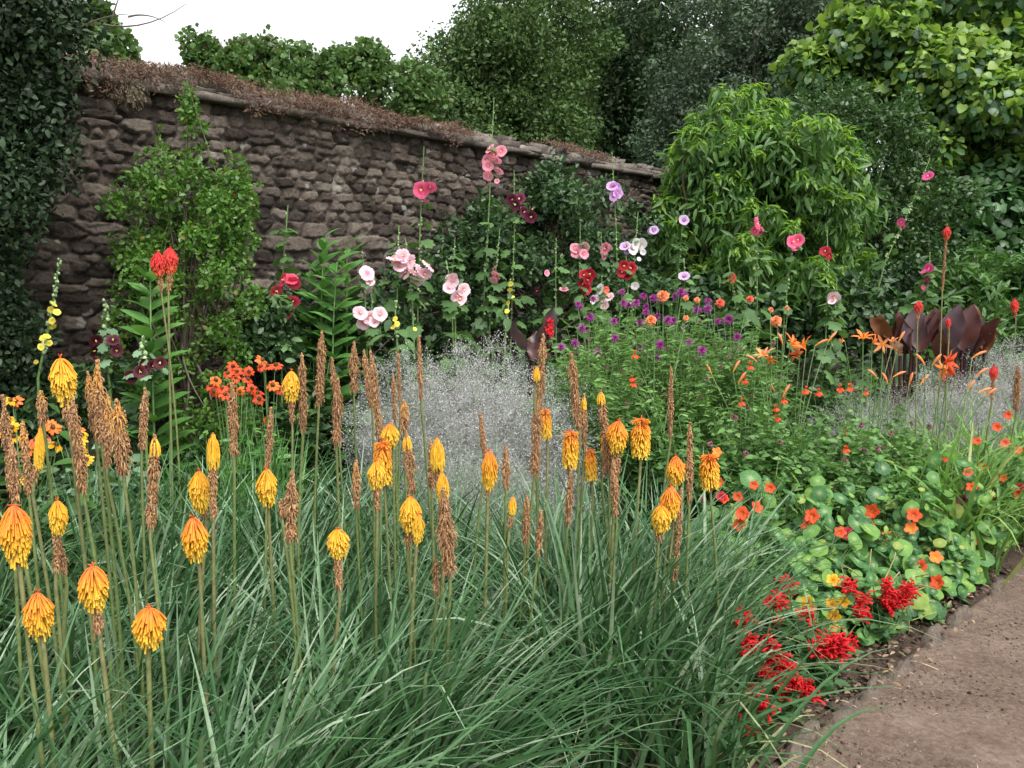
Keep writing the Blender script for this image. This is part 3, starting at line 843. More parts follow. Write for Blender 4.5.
def rays(mb, c, R, f, n, elev=.15, w=.5, tpl=PETAL, wob=.1, start=.0, t0=.2, t1=1.0, length=1.0):
    """n petals raying round the axis f"""
    a, b = basis(f)
    th = np.linspace(0, 2 * PI, n, endpoint=False) + U(0, 6) + rng.normal(0, wob, n)
    e = elev + rng.normal(0, wob, n)
    out = np.cos(th)[:, None] * a + np.sin(th)[:, None] * b
    d = out * np.cos(e)[:, None] + f * np.sin(e)[:, None]
    nn_ = f * np.cos(e)[:, None] - out * np.sin(e)[:, None]
    V, T = tpl
    L = R * length * U(.85, 1.1, n)
    tint = U(0, .25, n)[:, None] * .3 + t0 + (t1 - t0) * np.clip(V[:, 0], 0, 1)[None]
    s = nrm(np.cross(nn_, d))
    k = w / .5
    vv = (c + out * start * R)[:, None] + V[None, :, 0:1] * d[:, None] * L[:, None, None] + V[None, :, 1:2] * k * s[:, None] * L[:, None, None] + V[None, :, 2:3] * nn_[:, None] * L[:, None, None]
    mb.add(vv.reshape(-1, 3), (T[None] + (np.arange(n) * len(V))[:, None, None]).reshape(-1, 3), np.clip(tint, 0, 1).ravel())

def fl_cup(root, c, R, color, f=None, eye=True, petals=5, depth=.5, notch=.12, name='flower', eyemat='eye', wob=.55):
    f = facing(c, wob) if f is None else f
    mb = MB(); cup(mb, c, R, f, petals, depth, notch=notch)
    o = mb.build(name, P_[color], root)
    if eye:
        mb = MB()
        q = c + f * R * U(-.02, .12, 9)[:, None] + rng.normal(0, R * .06, (9, 3))
        blobs(mb, q, R * .075)
        e = mb.build('flower_eye', G[eyemat], root)
        e.parent = o
    return o

def fl_daisy(root, c, R, color, f=None, n=12, elev=-.1, eyemat='darkeye', eyer=.38, name='flower', w=.42):
    f = facing(c, .35, .9) if f is None else f
    mb = MB(); rays(mb, c, R, f, n, elev, w)
    o = mb.build(name, P_[color], root)
    mb = MB()
    q = [c + f * R * .12]
    k = 22
    dd = rdirs(k); dd = dd + f * .6
    blobs(mb, np.vstack([q, c + f * R * .08 + nrm(dd) * R * eyer * .7]), np.r_[R * eyer * .8, np.full(k, R * .11)])
    e = mb.build('flower_eye', G[eyemat], root); e.parent = o
    return o

def fl_pom(root, c, R, color, layers=5, n=14, name='flower', tpl=PETAL, w=.4, f=None):
    f = facing(c, .3, .6) if f is None else f
    mb = MB()
    for k in range(layers):
        e = -.5 + 1.9 * k / max(1, layers - 1)
        rays(mb, c, R * (1 - .25 * k / layers), f, max(5, int(n * math.cos(max(0, e) * .8))), e, w, tpl, .16, t0=.1, t1=.9)
    return mb.build(name, P_[color], root)

def fl_lily(root, c, R, color, f=None, name='flower'):
    f = facing(c, 1.1, .35) if f is None else f
    mb = MB()
    tpl = leaf_tpl(.27, .15, -.15, ((.2, .5), (.5, 1), (.8, .8)))
    V = tpl[0].copy(); x = V[:, 0]; V[:, 2] = -.55 * np.clip(x - .35, 0, 1) ** 2 * 2 + .15 * np.abs(V[:, 1])
    rays(mb, c, R * 1.2, f, 6, .95, .5, (V, tpl[1]), .08, t0=.0, t1=1.0)
    o = mb.build(name, P_[color], root)
    mb = MB()
    d = nrm(f + rng.normal(0, .2, (6, 3)))
    Pp = c + d[:, None] * (np.linspace(0, .75, 4) * R)[None, :, None]
    tubes(mb, Pp, R * .018, 3); blobs(mb, Pp[:, -1], R * .045)
    s = mb.build('stamens', P_[color], root); s.parent = o
    return o

def buds_on(mb, P, s0, s1, n, r0, r1):
    s = np.sort(U(s0, s1, n))
    i = s * (len(P) - 1); a = np.floor(i).astype(int).clip(0, len(P) - 2); w = (i - a)[:, None]
    p = P[a] * (1 - w) + P[a + 1] * w
    th = U(0, 2 * PI, n)
    r = r0 + (r1 - r0) * (s - s0) / (s1 - s0 + 1e-6)
    q = p + np.c_[np.cos(th), np.sin(th), .3 * np.ones(n)] * (r * 1.1)[:, None]
    blobs(mb, q, r, U(.4, 1, n), 1.2)
    tubes(mb, np.stack([p, (p + q) / 2, q], 1), .0016, 3, .2)

def poly(pts, M=16):
    pts = np.array(pts, float)
    s = np.linspace(0, len(pts) - 1, M)
    i = np.floor(s).astype(int).clip(0, len(pts) - 2); w = (s - i)[:, None]
    return pts[i] * (1 - w) + pts[i + 1] * w

def spire(name, label, cat, Y, top, mid, blossoms, color, R, buds=22, leaves=46, leafsize=.125, leafmat_='hollyleaf', group=None,
          budr=(.013, .005), tpl=LOBED, fl=None, leaf_to=.93, base_dx=0, stem_r=.010, bud_from=.45, notch=.12, budmat='bud'):
    """hollyhock like tall plant: a stem through the pixels top and mid down to the ground, blossoms where the photo has them"""
    Yt = Y
    pt, pm = at(*top, Yt), at(*mid, Yt)
    pb = pm + (pm - pt) * .15
    base = np.array([pm[0] + (pm[0] - pt[0]) * .5 + base_dx, Y + U(-.05, .1), 0])
    t = thing(name, base, label, cat, group)
    P = poly([base, (base + pm) / 2 + (U(-.02, .02), 0, 0), pm, (pm + pt) / 2 + (U(-.01, .01), U(-.02, .02), 0), pt], 17)
    mb = MB(); tubes(mb, P[None], np.linspace(stem_r, stem_r * .35, 17)[None], 6, U(0, .3))
    if buds: buds_on(mb, P, bud_from, .995, buds, *budr)
    mb.build('budded_stem', G[budmat], t)
    n = leaves
    s = U(.08, leaf_to, n) ** .9
    i = (s * 16).astype(int).clip(0, 15)
    a = U(0, 2 * PI, n)
    d = np.c_[np.cos(a), np.sin(a), U(-.1, .5, n)]
    L = leafsize * (1.3 - 1.0 * s) * U(.7, 1.25, n)
    p0 = P[i]; p1 = p0 + nrm(d) * (L * .7)[:, None]
    mb = MB()
    tubes(mb, np.stack([p0, (p0 + p1) / 2 + (0, 0, .01), p1], 1), .002, 3)
    scatter(mb, tpl, p1, d * [1, 1, .1] - np.c_[np.zeros((n, 2)), U(.2, 1.3, n)], np.c_[rng.normal(0, .3, (n, 2)), .6 * np.ones(n)] + d * [.9, .9, 0], L * 1.15)
    mb.build('foliage', G[leafmat_], t)
    for bl in blossoms:
        x, y = bl[0], bl[1]
        r = bl[2] if len(bl) > 2 else R
        colr = bl[3] if len(bl) > 3 else color
        c = at(x, y, Y - U(.03, .07))
        if fl: fl(t, c, r, colr)
        else: fl_cup(t, c, r * U(.92, 1.08), colr, notch=notch)
    return t

def bushy(name, label, cat, base, tips, nleaf, tpl, size, mat, group=None, stem_r=.003, leaf_from=.3, flowers=(), up=.5, bow=.6, stemmat='stalk', lsz=(.6, 1.2), wob=.012, drop=0.0):
    """many stems from one base to the tips, leaves along them; flowers: (point, function) each given its own stem"""
    t = thing(name, base, label, cat, group)
    tips = np.array(tips, float)
    pts = [c for c, _ in flowers]
    al = np.vstack([tips, np.array(pts)]) if len(pts) else tips
    M = 8
    s = np.linspace(0, 1, M)[None, :, None]
    h = (1 - bow) * s + bow * s ** 2
    P = np.asarray(base) + rng.normal(0, .02, (len(al), 1, 3)) * [1, 1, 0] + (al - base)[:, None] * np.concatenate([h, h, s], 2)
    mb = MB(); tubes(mb, P, np.linspace(stem_r, stem_r * .5, M)[None] * np.ones((len(al), 1)), 4)
    mb.build('stems', G[stemmat], t)
    n = nleaf
    k = rng.integers(0, len(tips), n)
    u = U(leaf_from, 1, n) ** .8
    i = (u * (M - 1)).astype(int).clip(0, M - 2); w = (u * (M - 1) - i)[:, None]
    p = P[k, i] * (1 - w) + P[k, i + 1] * w + rng.normal(0, wob, (n, 3))
    a = U(0, 2 * PI, n)
    d = np.c_[np.cos(a), np.sin(a), U(-.3, .6, n) - drop]
    mb = MB()
    scatter(mb, tpl, p, d, np.c_[np.zeros((n, 2)), np.ones(n)] * up + rdirs(n) * .45, size * U(*lsz, n))
    mb.build('foliage', mat, t)
    for c, fn in flowers: fn(t, np.asarray(c, float))
    return t

def dome(base, r, h, n, low=.72, ell=1.0):
    a = U(0, 2 * PI, n); q = np.sqrt(U(0, 1, n))
    return np.c_[base[0] + r * q * np.cos(a), base[1] + ell * r * q * np.sin(a), h * (1 - .3 * q ** 2) * U(low, 1, n)]

# ------------------------------------------------------------------ straps (poker, lily and sword leaves)
def straps(mb, base, n, L, W, e0=(55, 88), droop=(30, 110), spread=.10, az=None, lean=(0, 0), M=9, kink=.08, vfold=.35):
    base = np.asarray(base, float)
    a = U(0, 2 * PI, n) if az is None else az
    p0 = base + np.c_[rng.normal(0, spread, (n, 2)), np.zeros(n)]
    LL = L * U(.6, 1.1, n)
    el0 = np.radians(U(*e0, n)); dr = np.radians(U(*droop, n))
    s = np.linspace(0, 1, M)
    el = el0[:, None] - dr[:, None] * s[None] ** 1.7
    kk = U(0, 1, n) < kink
    ks = rng.integers(3, M - 1, n)
    el = el - np.where(kk[:, None] & (np.arange(M)[None] >= ks[:, None]), np.radians(U(40, 110, n))[:, None], 0)
    el = np.maximum(el, -1.35)
    aa = a[:, None] + rng.normal(0, .25, n)[:, None] * s[None]
    ds = (LL / (M - 1))[:, None]
    hx = np.cos(el) * np.cos(aa) + lean[0] * s[None] * .6
    hy = np.cos(el) * np.sin(aa) + lean[1] * s[None] * .6
    D = np.stack([hx, hy, np.sin(el)], -1) * ds[..., None]
    P = p0[:, None] + np.concatenate([np.zeros((n, 1, 3)), np.cumsum(D[:, :-1], 1)], 1)
    P[..., 2] = np.maximum(P[..., 2], .015)
    tw = aa + PI / 2 + rng.normal(0, .35, n)[:, None] + rng.normal(0, .5, n)[:, None] * s[None]
    side = np.stack([np.cos(tw), np.sin(tw), np.zeros_like(tw)], -1)
    T = nrm(np.gradient(P, axis=1))
    side = nrm(side - T * (side * T).sum(-1, keepdims=True))
    nn_ = np.cross(side, T)
    nn_ *= np.sign(nn_[..., 2:3] + 1e-6)
    w = W * U(.7, 1.15, n)[:, None] * (1 - s[None] ** 2.2) * np.minimum(1, .65 + s[None] * 2) * .5 + .0006
    up_ = vfold * w[..., None] * nn_
    V = np.stack([P - side * w[..., None] + up_, P, P + side * w[..., None] + up_], 2)
    i = np.arange(n)[:, None, None] * M * 3
    j = np.arange(M - 1)[None, :, None] * 3
    k = np.arange(2)[None, None, :]
    f = np.stack([i + j + k, i + j + k + 1, i + j + 3 + k + 1, i + j + 3 + k], -1).reshape(-1, 4)
    mb.add(V.reshape(-1, 3), f, np.repeat(U(0, 1, n), M * 3))
# ------------------------------------------------------------------ planting along the wall
HG = 'hollyhocks in the border'
H = lambda *a, **k: spire('hollyhock', a[0], 'hollyhock', *a[1:], group=HG, **k)
H('tall pink hollyhock with the highest flower spike, above the middle of the wall', 6.4, (494, 98), (484, 300),
  [(490, 149), (496, 160), (487, 160), (501, 151), (488, 166), (499, 171), (488, 176), (494, 155), (497, 181, .022)], 'pink', .046, buds=34)
H('hollyhock with two hot pink flowers against the stones of the wall', 6.0, (424, 146), (418, 300), [(421, 190), (430, 187), (426, 201, .02)], 'hot_pink', .058, buds=26)
H('crimson flowered hollyhock at the left of the leafy lance plant', 5.12, (288, 205), (281, 310),
  [(283, 280), (291, 279), (276, 291), (294, 283), (293, 301), (289, 308), (286, 313)], 'crimson', .045, buds=16)
H('pale pink hollyhock with one big flower high and one below it', 5.45, (362, 250), (365, 300), [(367, 273), (370, 281, .035), (364, 285, .035)], 'pale_pink', .06, buds=12, leaves=16)
H('low pale pink hollyhock with four open yellow eyed flowers', 5.3, (372, 298), (370, 345), [(360, 313), (380, 314), (364, 323), (370, 318), (374, 322, .04)], 'pale_pink', .048, buds=8, leaves=18)
H('pale pink hollyhock with the largest cluster of flowers', 5.6, (405, 238), (412, 300),
  [(394, 259), (403, 256), (411, 262), (400, 266), (420, 271), (428, 266), (413, 272), (417, 280), (405, 272), (425, 274), (398, 262)], 'pale_pink', .052, buds=22, leaves=26)
H('pale pink hollyhock with a round tuft of flowers left of the tallest one', 5.8, (446, 260), (455, 310), [(452, 281), (449, 288), (457, 296), (464, 290), (460, 299), (453, 277, .04)], 'pale_pink', .05, buds=14)
H('slim hollyhock with two small pink flowers just right of the tallest stem', 6.2, (500, 228), (490, 320), [(495, 267, .03), (496, 275), (494, 280, .035)], 'pink', .04, buds=18)
H('maroon black hollyhock above the bronze canna leaf in front of the climber', 6.6, (514, 170), (512, 300), [(512, 200), (519, 199), (524, 212), (532, 209), (531, 217), (515, 205)], 'plum', .052, buds=22)
H('mauve hollyhock standing before the right end of the wall', 7.2, (612, 152), (618, 300), [(615, 187), (618, 193), (612, 186), (614, 196), (613, 203, .025)], 'mauve', .052, buds=26)
H('pink hollyhock with two side facing flowers over the dark red one', 6.9, (580, 222), (580, 310), [(575, 248), (585, 247), (576, 253), (584, 254)], 'pink', .045, buds=18)
H('hollyhock with a single ruffled pink flower left of the white one', 6.9, (601, 232), (602, 315), [(605, 249), (604, 256, .035), (608, 246, .035)], 'pink', .06, buds=16)
H('white hollyhock with a lavender flower at its left', 6.95, (638, 212), (632, 320), [(636, 244), (641, 244), (633, 249), (643, 252, .03), (639, 259, .022), (625, 246, .05, 'lavender'), (628, 251, .04, 'lavender')], 'white', .052, buds=18)
H('dark red hollyhock with three stacked flowers', 6.6, (579, 262), (584, 330), [(584, 275), (588, 280), (586, 289), (583, 284), (590, 274)], 'red', .048, buds=10)
H('dark red hollyhock under the white flowers', 6.7, (626, 256), (628, 320), [(624, 266), (631, 268), (627, 274), (622, 272)], 'red', .05, buds=8)
H('hollyhock with two faded lavender flowers over the top of the climber', 7.4, (684, 210), (676, 310), [(654, 230, .045), (684, 220), (651, 231, .035)], 'lavender', .05, buds=20)
H('lavender hollyhock flower with dark eye above the bergamot', 6.5, (684, 258), (684, 320), [(684, 276)], 'lavender', .045, buds=8)
H('pink hollyhock with one open flower before the peach shrub', 6.3, (758, 205), (757, 310), [(757, 224), (755, 231, .035), (760, 231, .035)], 'hot_pink', .058, buds=30)
H('hollyhock with two overlapping hot pink flowers before the peach shrub', 6.6, (797, 222), (784, 320), [(793, 242), (798, 240), (795, 247, .035)], 'hot_pink', .055, buds=26)
H('hollyhock with a small rosy red flower right of the lavender one', 6.0, (728, 258), (738, 320), [(732, 278)], 'coral', .038, buds=14)
H('leaning magenta hollyhock bending right in front of the vine', 7.3, (930, 158), (885, 262), [(928, 176), (901, 222, .035), (903, 226, .03)], 'magenta', .05, buds=44, base_dx=-.25, bud_from=.5)
H('short pink hollyhock behind the bronze cannas', 7.0, (930, 252), (923, 310), [(925, 271), (929, 268), (927, 279, .03), (924, 288, .03)], 'magenta', .042, buds=16)
H('hollyhock with one pale blush flower in front of the dark undergrowth', 6.3, (837, 278), (832, 330), [(834, 297), (832, 301, .035)], 'pale_pink', .05, buds=16)
H('dark red hollyhock half hidden in the peach shrub', 6.9, (827, 230), (826, 320), [(825, 251), (829, 256, .03)], 'red', .045, buds=18)
H('slender hollyhock with scattered small pink flowers in front of the climber', 6.6, (556, 238), (556, 320), [(547, 273), (564, 289, .04), (537, 291, .035, 'plum')], 'pink', .03, buds=20)
H('low white and pink hollyhock just above the purple bergamot', 6.2, (602, 275), (602, 330), [(600, 289), (596, 300), (609, 297, .045, 'pale_pink'), (604, 305, .04, 'pale_pink'), (606, 290, .03, 'coral'), (635, 286, .035)], 'white', .042, buds=8)
H('tall hollyhock with bare green buds against the wall left of the hot pink one', 5.8, (399, 225), (397, 300), [], 'pink', .05, buds=34)
H('slim hollyhock spike of green buds left of the tallest pink hollyhock', 6.2, (455, 238), (452, 310), [], 'pink', .05, buds=26)
H('maroon black hollyhock with a pale green spike left of the red pokers', 4.3, (105, 300), (107, 360), [(96, 341), (113, 340), (94, 351), (97, 361), (117, 351)], 'maroon', .035, buds=26, leafmat_='paleleaf', leafsize=.085, budr=(.016, .009), leaf_to=.8, leaves=30)
H('maroon black hollyhock with a fat pale bud tip below the red pokers', 4.1, (144, 336), (144, 375), [(143, 365), (153, 366), (140, 372), (131, 377), (160, 363)], 'maroon', .033, buds=20, leafmat_='paleleaf', leafsize=.09, budr=(.018, .010), leaf_to=.85, leaves=26)
fy = lambda t, c, r, k: fl_cup(t, c, r, k, eye=False, depth=.2)
spire('mullein', 'leaning mullein spike with yellow flowers beside the dark holly', 'mullein', 4.0, (60, 258), (38, 378),
      [(54, 304), (57, 312), (51, 310), (52, 321), (47, 336), (49, 343), (43, 338), (41, 347), (36, 362, .012), (53, 327)], 'yellow', .018, buds=60, leaves=16, leafsize=.12, tpl=OVATE, group='mulleins', budr=(.010, .006), fl=fy, leaf_to=.45, leafmat_='under', bud_from=.6)
spire('mullein', 'small mullein with pale yellow flowers beside the slim pink hollyhock', 'mullein', 5.9, (511, 278), (506, 320),
      [(510, 290), (512, 297), (508, 303), (507, 311), (511, 284)], 'yellow', .02, buds=20, leaves=10, tpl=OVATE, group='mulleins', budr=(.010, .006), fl=fy)
spire('mullein', 'mullein with tiny yellow flowers below the largest pale pink cluster', 'mullein', 5.2, (396, 300), (397, 340),
      [(395, 319), (397, 324), (393, 327), (415, 329, .014)], 'yellow', .02, buds=16, leaves=12, tpl=OVATE, group='mulleins', budr=(.010, .006), fl=fy)

# bold lance leaved plant and its neighbours
for (x, y, Y, lab) in [(324, 238, 5.3, 'taller stem of bold lance shaped leaves right of the crimson hollyhock'),
                       (347, 246, 5.4, 'stem of bold lance shaped leaves beside the highest pale pink flower'),
                       (337, 262, 5.2, 'shorter stem of bold lance shaped leaves between the two taller ones'),
                       (310, 270, 5.35, 'low stem of bold lance shaped leaves nearest the crimson hollyhock'),
                       (150, 268, 4.25, 'single stem of large lance shaped leaves behind the red pokers')]:
    b = gnd(x + U(-4, 4), Y); top = at(x, y, Y)
    t = thing('lance_leaf_plant', b, lab, 'plant', 'plants with bold lance shaped leaves')
    P = path(b, top, rng.normal(0, .02, 3), 24)
    mb = MB(); tubes(mb, P[None], np.linspace(.009, .004, 24)[None], 6); mb.build('stem', G['stalk'], t)
    mb = MB()
    n = 64
    s = np.linspace(.2, 1, n); i = (s * 23).astype(int).clip(0, 23)
    a = np.arange(n) * 2.4 + rng.normal(0, .4, n)
    d = np.c_[np.cos(a), np.sin(a), .95 - .5 * (1 - s) + rng.normal(0, .15, n)]
    scatter(mb, LANCE, P[i], d, np.c_[np.zeros(n), -.5 * np.ones(n), np.ones(n)] - np.c_[d[:, :2], 0 * d[:, 0]] * .5 + rdirs(n) * .3, .23 * (1.2 - .5 * s) * U(.8, 1.15, n), wscale=1.5)
    mb.build('foliage', G['bigleaf'], t)

# leafy filling between the hollyhocks
for (px, Y, r, h, n, mat, tpl, sz, lab) in [
        (245, 5.0, .45, .95, 900, 'under', OVATE, .07, 'leafy green plant at the right foot of the wall shrub'),
        (310, 5.1, .40, 1.1, 900, 'ivy', OVATE, .08, 'dark leafy plant under the crimson hollyhock'),
        (375, 5.5, .45, 1.25, 1100, 'hollyleaf', LOBED, .08, 'leafy plant under the low pale pink hollyhock'),
        (440, 5.8, .45, 1.3, 1100, 'hollyleaf', LOBED, .08, 'leafy plant behind the left part of the grey flower haze'),
        (505, 6.2, .5, 1.25, 1200, 'ivy', OVATE, .08, 'dark leafy plant behind the single bronze canna'),
        (590, 6.6, .6, 1.25, 1300, 'ivy', OVATE, .08, 'dark leafy plant behind the left half of the bergamot'),
        (670, 6.7, .6, 1.3, 1300, 'hollyleaf', LOBED, .08, 'leafy plant behind the middle of the bergamot'),
        (745, 6.5, .55, 1.25, 1200, 'under', LANCE, .11, 'green leafy plant behind the right end of the bergamot'),
        (810, 6.6, .6, 1.2, 1200, 'ivy', OVATE, .08, 'dark leafy plant left of the bronze cannas'),
        (845, 6.1, .45, .98, 800, 'under', OVATE, .07, 'low green leafy plant between the daylilies and the left cannas'),
        (1030, 6.9, .6, 1.15, 900, 'under', LANCE, .11, 'low green leafy plant at the right edge behind the lilac haze'),
        (900, 6.9, .6, .95, 700, 'ivy', OVATE, .08, 'dark leafy plant directly behind the bronze cannas'),
        (100, 4.05, .4, .85, 800, 'paleleaf', OVATE, .07, 'pale leafy plant under the maroon hollyhocks'),
        (180, 4.3, .4, .8, 800, 'ivy', OVATE, .06, 'dark leafy plant behind the stems of the red pokers')]:
    b = gnd(px, Y)
    bushy('leafy_plant', lab, 'plant', b, dome(b, r, h * 1.12, 46, .5), n * 2, tpl, sz, G[mat], 'leafy plants between the hollyhocks', leaf_from=.15)

# ------------------------------------------------------------------ canna
def canna(label, Y, leaves, mat='canna', spikes=()):
    px = np.mean([l[0] for l in leaves])
    b = gnd(px, Y)
    t = thing('canna', b, label, 'canna', 'bronze leaved cannas')
    for l in leaves:                              # (base px, base py, tip px, tip py, width m[, material])
        a, e = at(l[0], l[1], Y + U(-.12, .12)), at(l[2], l[3], Y + U(-.15, .05))
        d = e - a; L = np.linalg.norm(d)
        f = nrm(CAMP - a) + rng.normal(0, .65, 3)
        mb = MB()
        M = 10
        s = np.linspace(0, 1, M)
        w = l[4] * .9 * np.sin(PI * np.clip(s ** .9 * .97 + .02, 0, 1)) ** .8
        side = nrm(np.cross(f, d)); n_ = nrm(np.cross(d, side))
        cur = -.16 * L * s ** 2 + .05 * L * s
        C = a + d * s[:, None] + n_ * cur[:, None]
        K = np.linspace(-1, 1, 7)
        V = C[:, None] + side * (w[:, None] * K[None] * .5)[..., None] + n_ * (K[None] ** 2 * w[:, None] * .15 + .012 * np.sin(s * 14)[:, None] * K[None] ** 2 * np.sign(K)[None])[..., None]
        i = (np.arange(M - 1)[:, None] * 7 + np.arange(6)[None]).ravel()
        mb.add(V.reshape(-1, 3), np.stack([i, i + 7, i + 8, i + 1], -1))
        lf = mb.build('leaf', G[l[5] if len(l) > 5 else rng.choice(['canna', 'canna', 'cannared', 'cannapale'])], t)
    mb = MB()
    Q = [path(b + rng.normal(0, .04, 3) * [1, 1, 0], at(l[0], l[1], Y), (0, 0, 0), 6) for l in leaves]
    tubes(mb, np.array(Q), .012, 6); mb.build('stems', G['canna'], t)
    for (x, y0, y1) in spikes:
        mb = MB()
        for k in range(9): rays(mb, at(x + U(-2, 2), U(y0, y1), Y - .06), .026, facing(at(x, y0, Y), .6, .5), 5, .7, .5, t0=.2)
        mb.build('flower', P_['scarlet'], t)
    return t

canna('single canna with one pale upright leaf and a red flower beside the grey haze', 4.9,
      [(534, 352, 557, 308, .17, 'cannapale'), (529, 350, 511, 324, .14), (533, 360, 536, 330, .10), (540, 362, 547, 335, .09)], spikes=[(550, 318, 336)])
canna('left clump of bronze cannas behind the orange daylilies', 6.4,
      [(884, 348, 880, 316, .16), (893, 350, 902, 309, .20), (905, 350, 899, 318, .18), (912, 350, 917, 306, .2), (920, 352, 932, 308, .22), (900, 356, 885, 330, .16), (928, 352, 928, 312, .17, 'cannapale'), (914, 356, 908, 330, .15), (888, 340, 872, 318, .14)])
canna('right clump of bronze cannas with the broadest leaves behind the daylilies', 6.3,
      [(940, 350, 936, 308, .2), (950, 350, 957, 304, .22, 'cannapale'), (946, 355, 955, 312, .2), (962, 350, 972, 304, .22), (970, 352, 978, 310, .2), (975, 355, 996, 318, .18), (956, 358, 962, 326, .2), (970, 360, 984, 334, .16), (966, 340, 978, 303, .16), (985, 352, 992, 322, .14), (944, 362, 940, 332, .16)])

# ------------------------------------------------------------------ grey lilac flower haze
def haze_plant(label, px, Y, r, h, n, flowers='haze', low=.12, ell=.8, greens=0):
    b = gnd(px, Y)
    t = thing('haze_plant', b, label, 'plant', 'plants with clouds of tiny pale flowers')
    k = 240
    T = dome(b, r, h, k, .35, ell)
    P = np.stack([path(b, q, rng.normal(0, .03, 3), 7, 1.5) for q in T])
    mb = MB(); tubes(mb, P, np.linspace(.0028, .001, 7)[None], 3)
    m = 9000                                       # fine side twigs
    i = rng.integers(0, k, m); j = rng.integers(3, 7, m)
    d = rdirs(m, .5); L = U(.05, .14, m)
    p = P[i, j]
    e = p + d * L[:, None]
    tubes(mb, np.stack([p, (p + e) / 2 + (0, 0, .006), e], 1), .00085, 3)
    mb.build('stems', G['hazestem'], t)
    q = rng.integers(0, m, n)
    n = int(n * 6.5); q = rng.integers(0, m, n)
    C = p[q] + d[q] * (L[q] * U(.3, 1.05, n))[:, None] + rng.normal(0, .022, (n, 3))
    C = C[C[:, 2] > low]
    mb = MB(); scatter(mb, QUAD, C, rdirs(len(C)), rdirs(len(C)), U(.004, .0092, len(C)), wscale=1.3)
    tag(mb.build('flower_haze', P_[flowers], t), kind='stuff')
    if greens:
        greens *= 4
        mb = MB()
        i = rng.integers(0, k, greens); j = rng.integers(1, 5, greens)
        scatter(mb, LANCE, P[i, j] + rng.normal(0, .03, (greens, 3)), rdirs(greens, .4), rdirs(greens, .5), U(.02, .06, greens))
        mb.build('foliage', G['greyleaf' if flowers != 'haze' else 'under'], t)

haze_plant('left cloud of tiny lilac white flowers behind the brown poker spikes', 415, 4.7, .42, 1.22, 10000, greens=250)
haze_plant('tallest cloud of tiny lilac white flowers in the middle of the border', 478, 4.9, .5, 1.32, 16000, greens=250)
haze_plant('right cloud of tiny lilac white flowers beside the bergamot', 535, 4.55, .40, 1.2, 11000, greens=200)
haze_plant('low grey green haze plant in front of the right poker heads', 470, 4.0, .4, .85, 6000, 'hazegrey', greens=300)
haze_plant('grey green hazy plant behind the orange daylilies', 880, 5.7, .55, .92, 5000, 'hazegrey', greens=900)
haze_plant('lilac white haze plant in front of the bronze cannas', 955, 6.05, .42, 1.12, 9000, greens=200)
haze_plant('lilac white haze plant at the right edge under the red flower', 1015, 6.2, .4, 1.25, 9000, greens=100)

# ------------------------------------------------------------------ bergamot
def ontop(px, py, Y): return at(px, py, Y)
def pom(r, col): return lambda t, c: fl_pom(t, c, r * U(.8, 1.15), col, 5, 12, tpl=NARROW, w=.42)
purp = [(578, 304), (593, 299), (580, 307), (590, 317), (582, 328), (614, 321), (622, 292), (643, 296), (623, 303), (636, 303), (646, 306), (640, 323), (653, 298), (660, 294), (657, 298),
        (675, 296), (681, 292), (684, 294), (668, 320), (673, 321), (658, 316), (697, 310), (708, 301), (709, 308), (707, 309), (718, 321), (727, 320), (729, 319), (660, 345), (658, 357), (646, 312), (629, 305),
        (561, 347), (575, 343), (597, 352), (641, 348), (702, 350), (733, 356), (724, 390), (666, 433), (660, 440), (737, 337), (615, 338), (690, 342)]
centers = [(590, 4.75), (640, 5.0), (690, 5.0), (735, 5.2), (610, 5.3), (665, 5.4)]
labs = ['bergamot clump at the left end beside the lilac haze', 'bergamot clump in the front middle with purple flower heads', 'bergamot clump in front with a pair of purple heads side by side',
        'bergamot clump at the right end with green leaves and few purple heads', 'back left bergamot clump under the dark red hollyhocks', 'back right bergamot clump beside the orange dahlia']
ass = [[] for _ in centers]
for (x, y) in purp:
    back = y < 312
    k = min((j for j in range(6) if (j >= 4) == back or not back and j < 4 or j == 3), key=lambda j: abs(centers[j][0] - x))
    ass[k].append((x, y))
G['browned'] = leafmat('browned flower heads', [(.10, .06, .04), (.17, .10, .07), (.16, .05, .11)], .1, .8, .1, attr=True)
P_['browned'] = G['browned']
for k, (px, Y) in enumerate(centers):
    b = gnd(px, Y)
    hh = 1.45 if k < 4 else 1.58
    tips = dome(b, .44, hh, 130, .72)
    fl = [(at(x, y, Y + U(-.25, .15)), pom(.031, 'purple')) for (x, y) in ass[k]]
    for q in range(14):
        c = tips[q] + (0, 0, .02)
        fl.append((c, pom(.016, 'browned')))
    bushy('bergamot', labs[k], 'bergamot', b, tips, 6800, LANCE, .062, G['monleaf'], 'purple bergamot clumps', .003, .25, fl, bow=.7, lsz=(.5, 1.15))

# orange dahlias by the bergamot
def dahlia(label, Y, pts, col, R):
    b = gnd(pts[0][0], Y)
    fl = [(at(x, y, Y), (lambda r: lambda t, c: fl_pom(t, c, r, col, 6, 17, w=.42))(r)) for x, y, r in pts]
    bushy('dahlia', label, 'dahlia', b, dome(b, .2, 1.1, 9, .7), 130, OVATE, .09, G['under'], 'orange dahlias', .005, .3, fl)
dahlia('orange dahlia with the biggest shaggy head over the bergamot', 5.05, [(663, 296, .042), (686, 298, .02), (697, 300, .02)], 'apricot', .05)
dahlia('smaller yellow orange dahlia low in front of the bergamot', 4.6, [(651, 320, .034), (686, 318, .018)], 'apricot', .04)
dahlia('round orange dahlia left of the daylilies below the hot pink hollyhocks', 5.6, [(776, 321, .044), (771, 310, .02), (787, 308, .018)], 'apricot', .05)
dahlia('little coral dahlia buds right of the bergamot', 5.8, [(720, 303, .035), (750, 299, .028)], 'coral', .03)

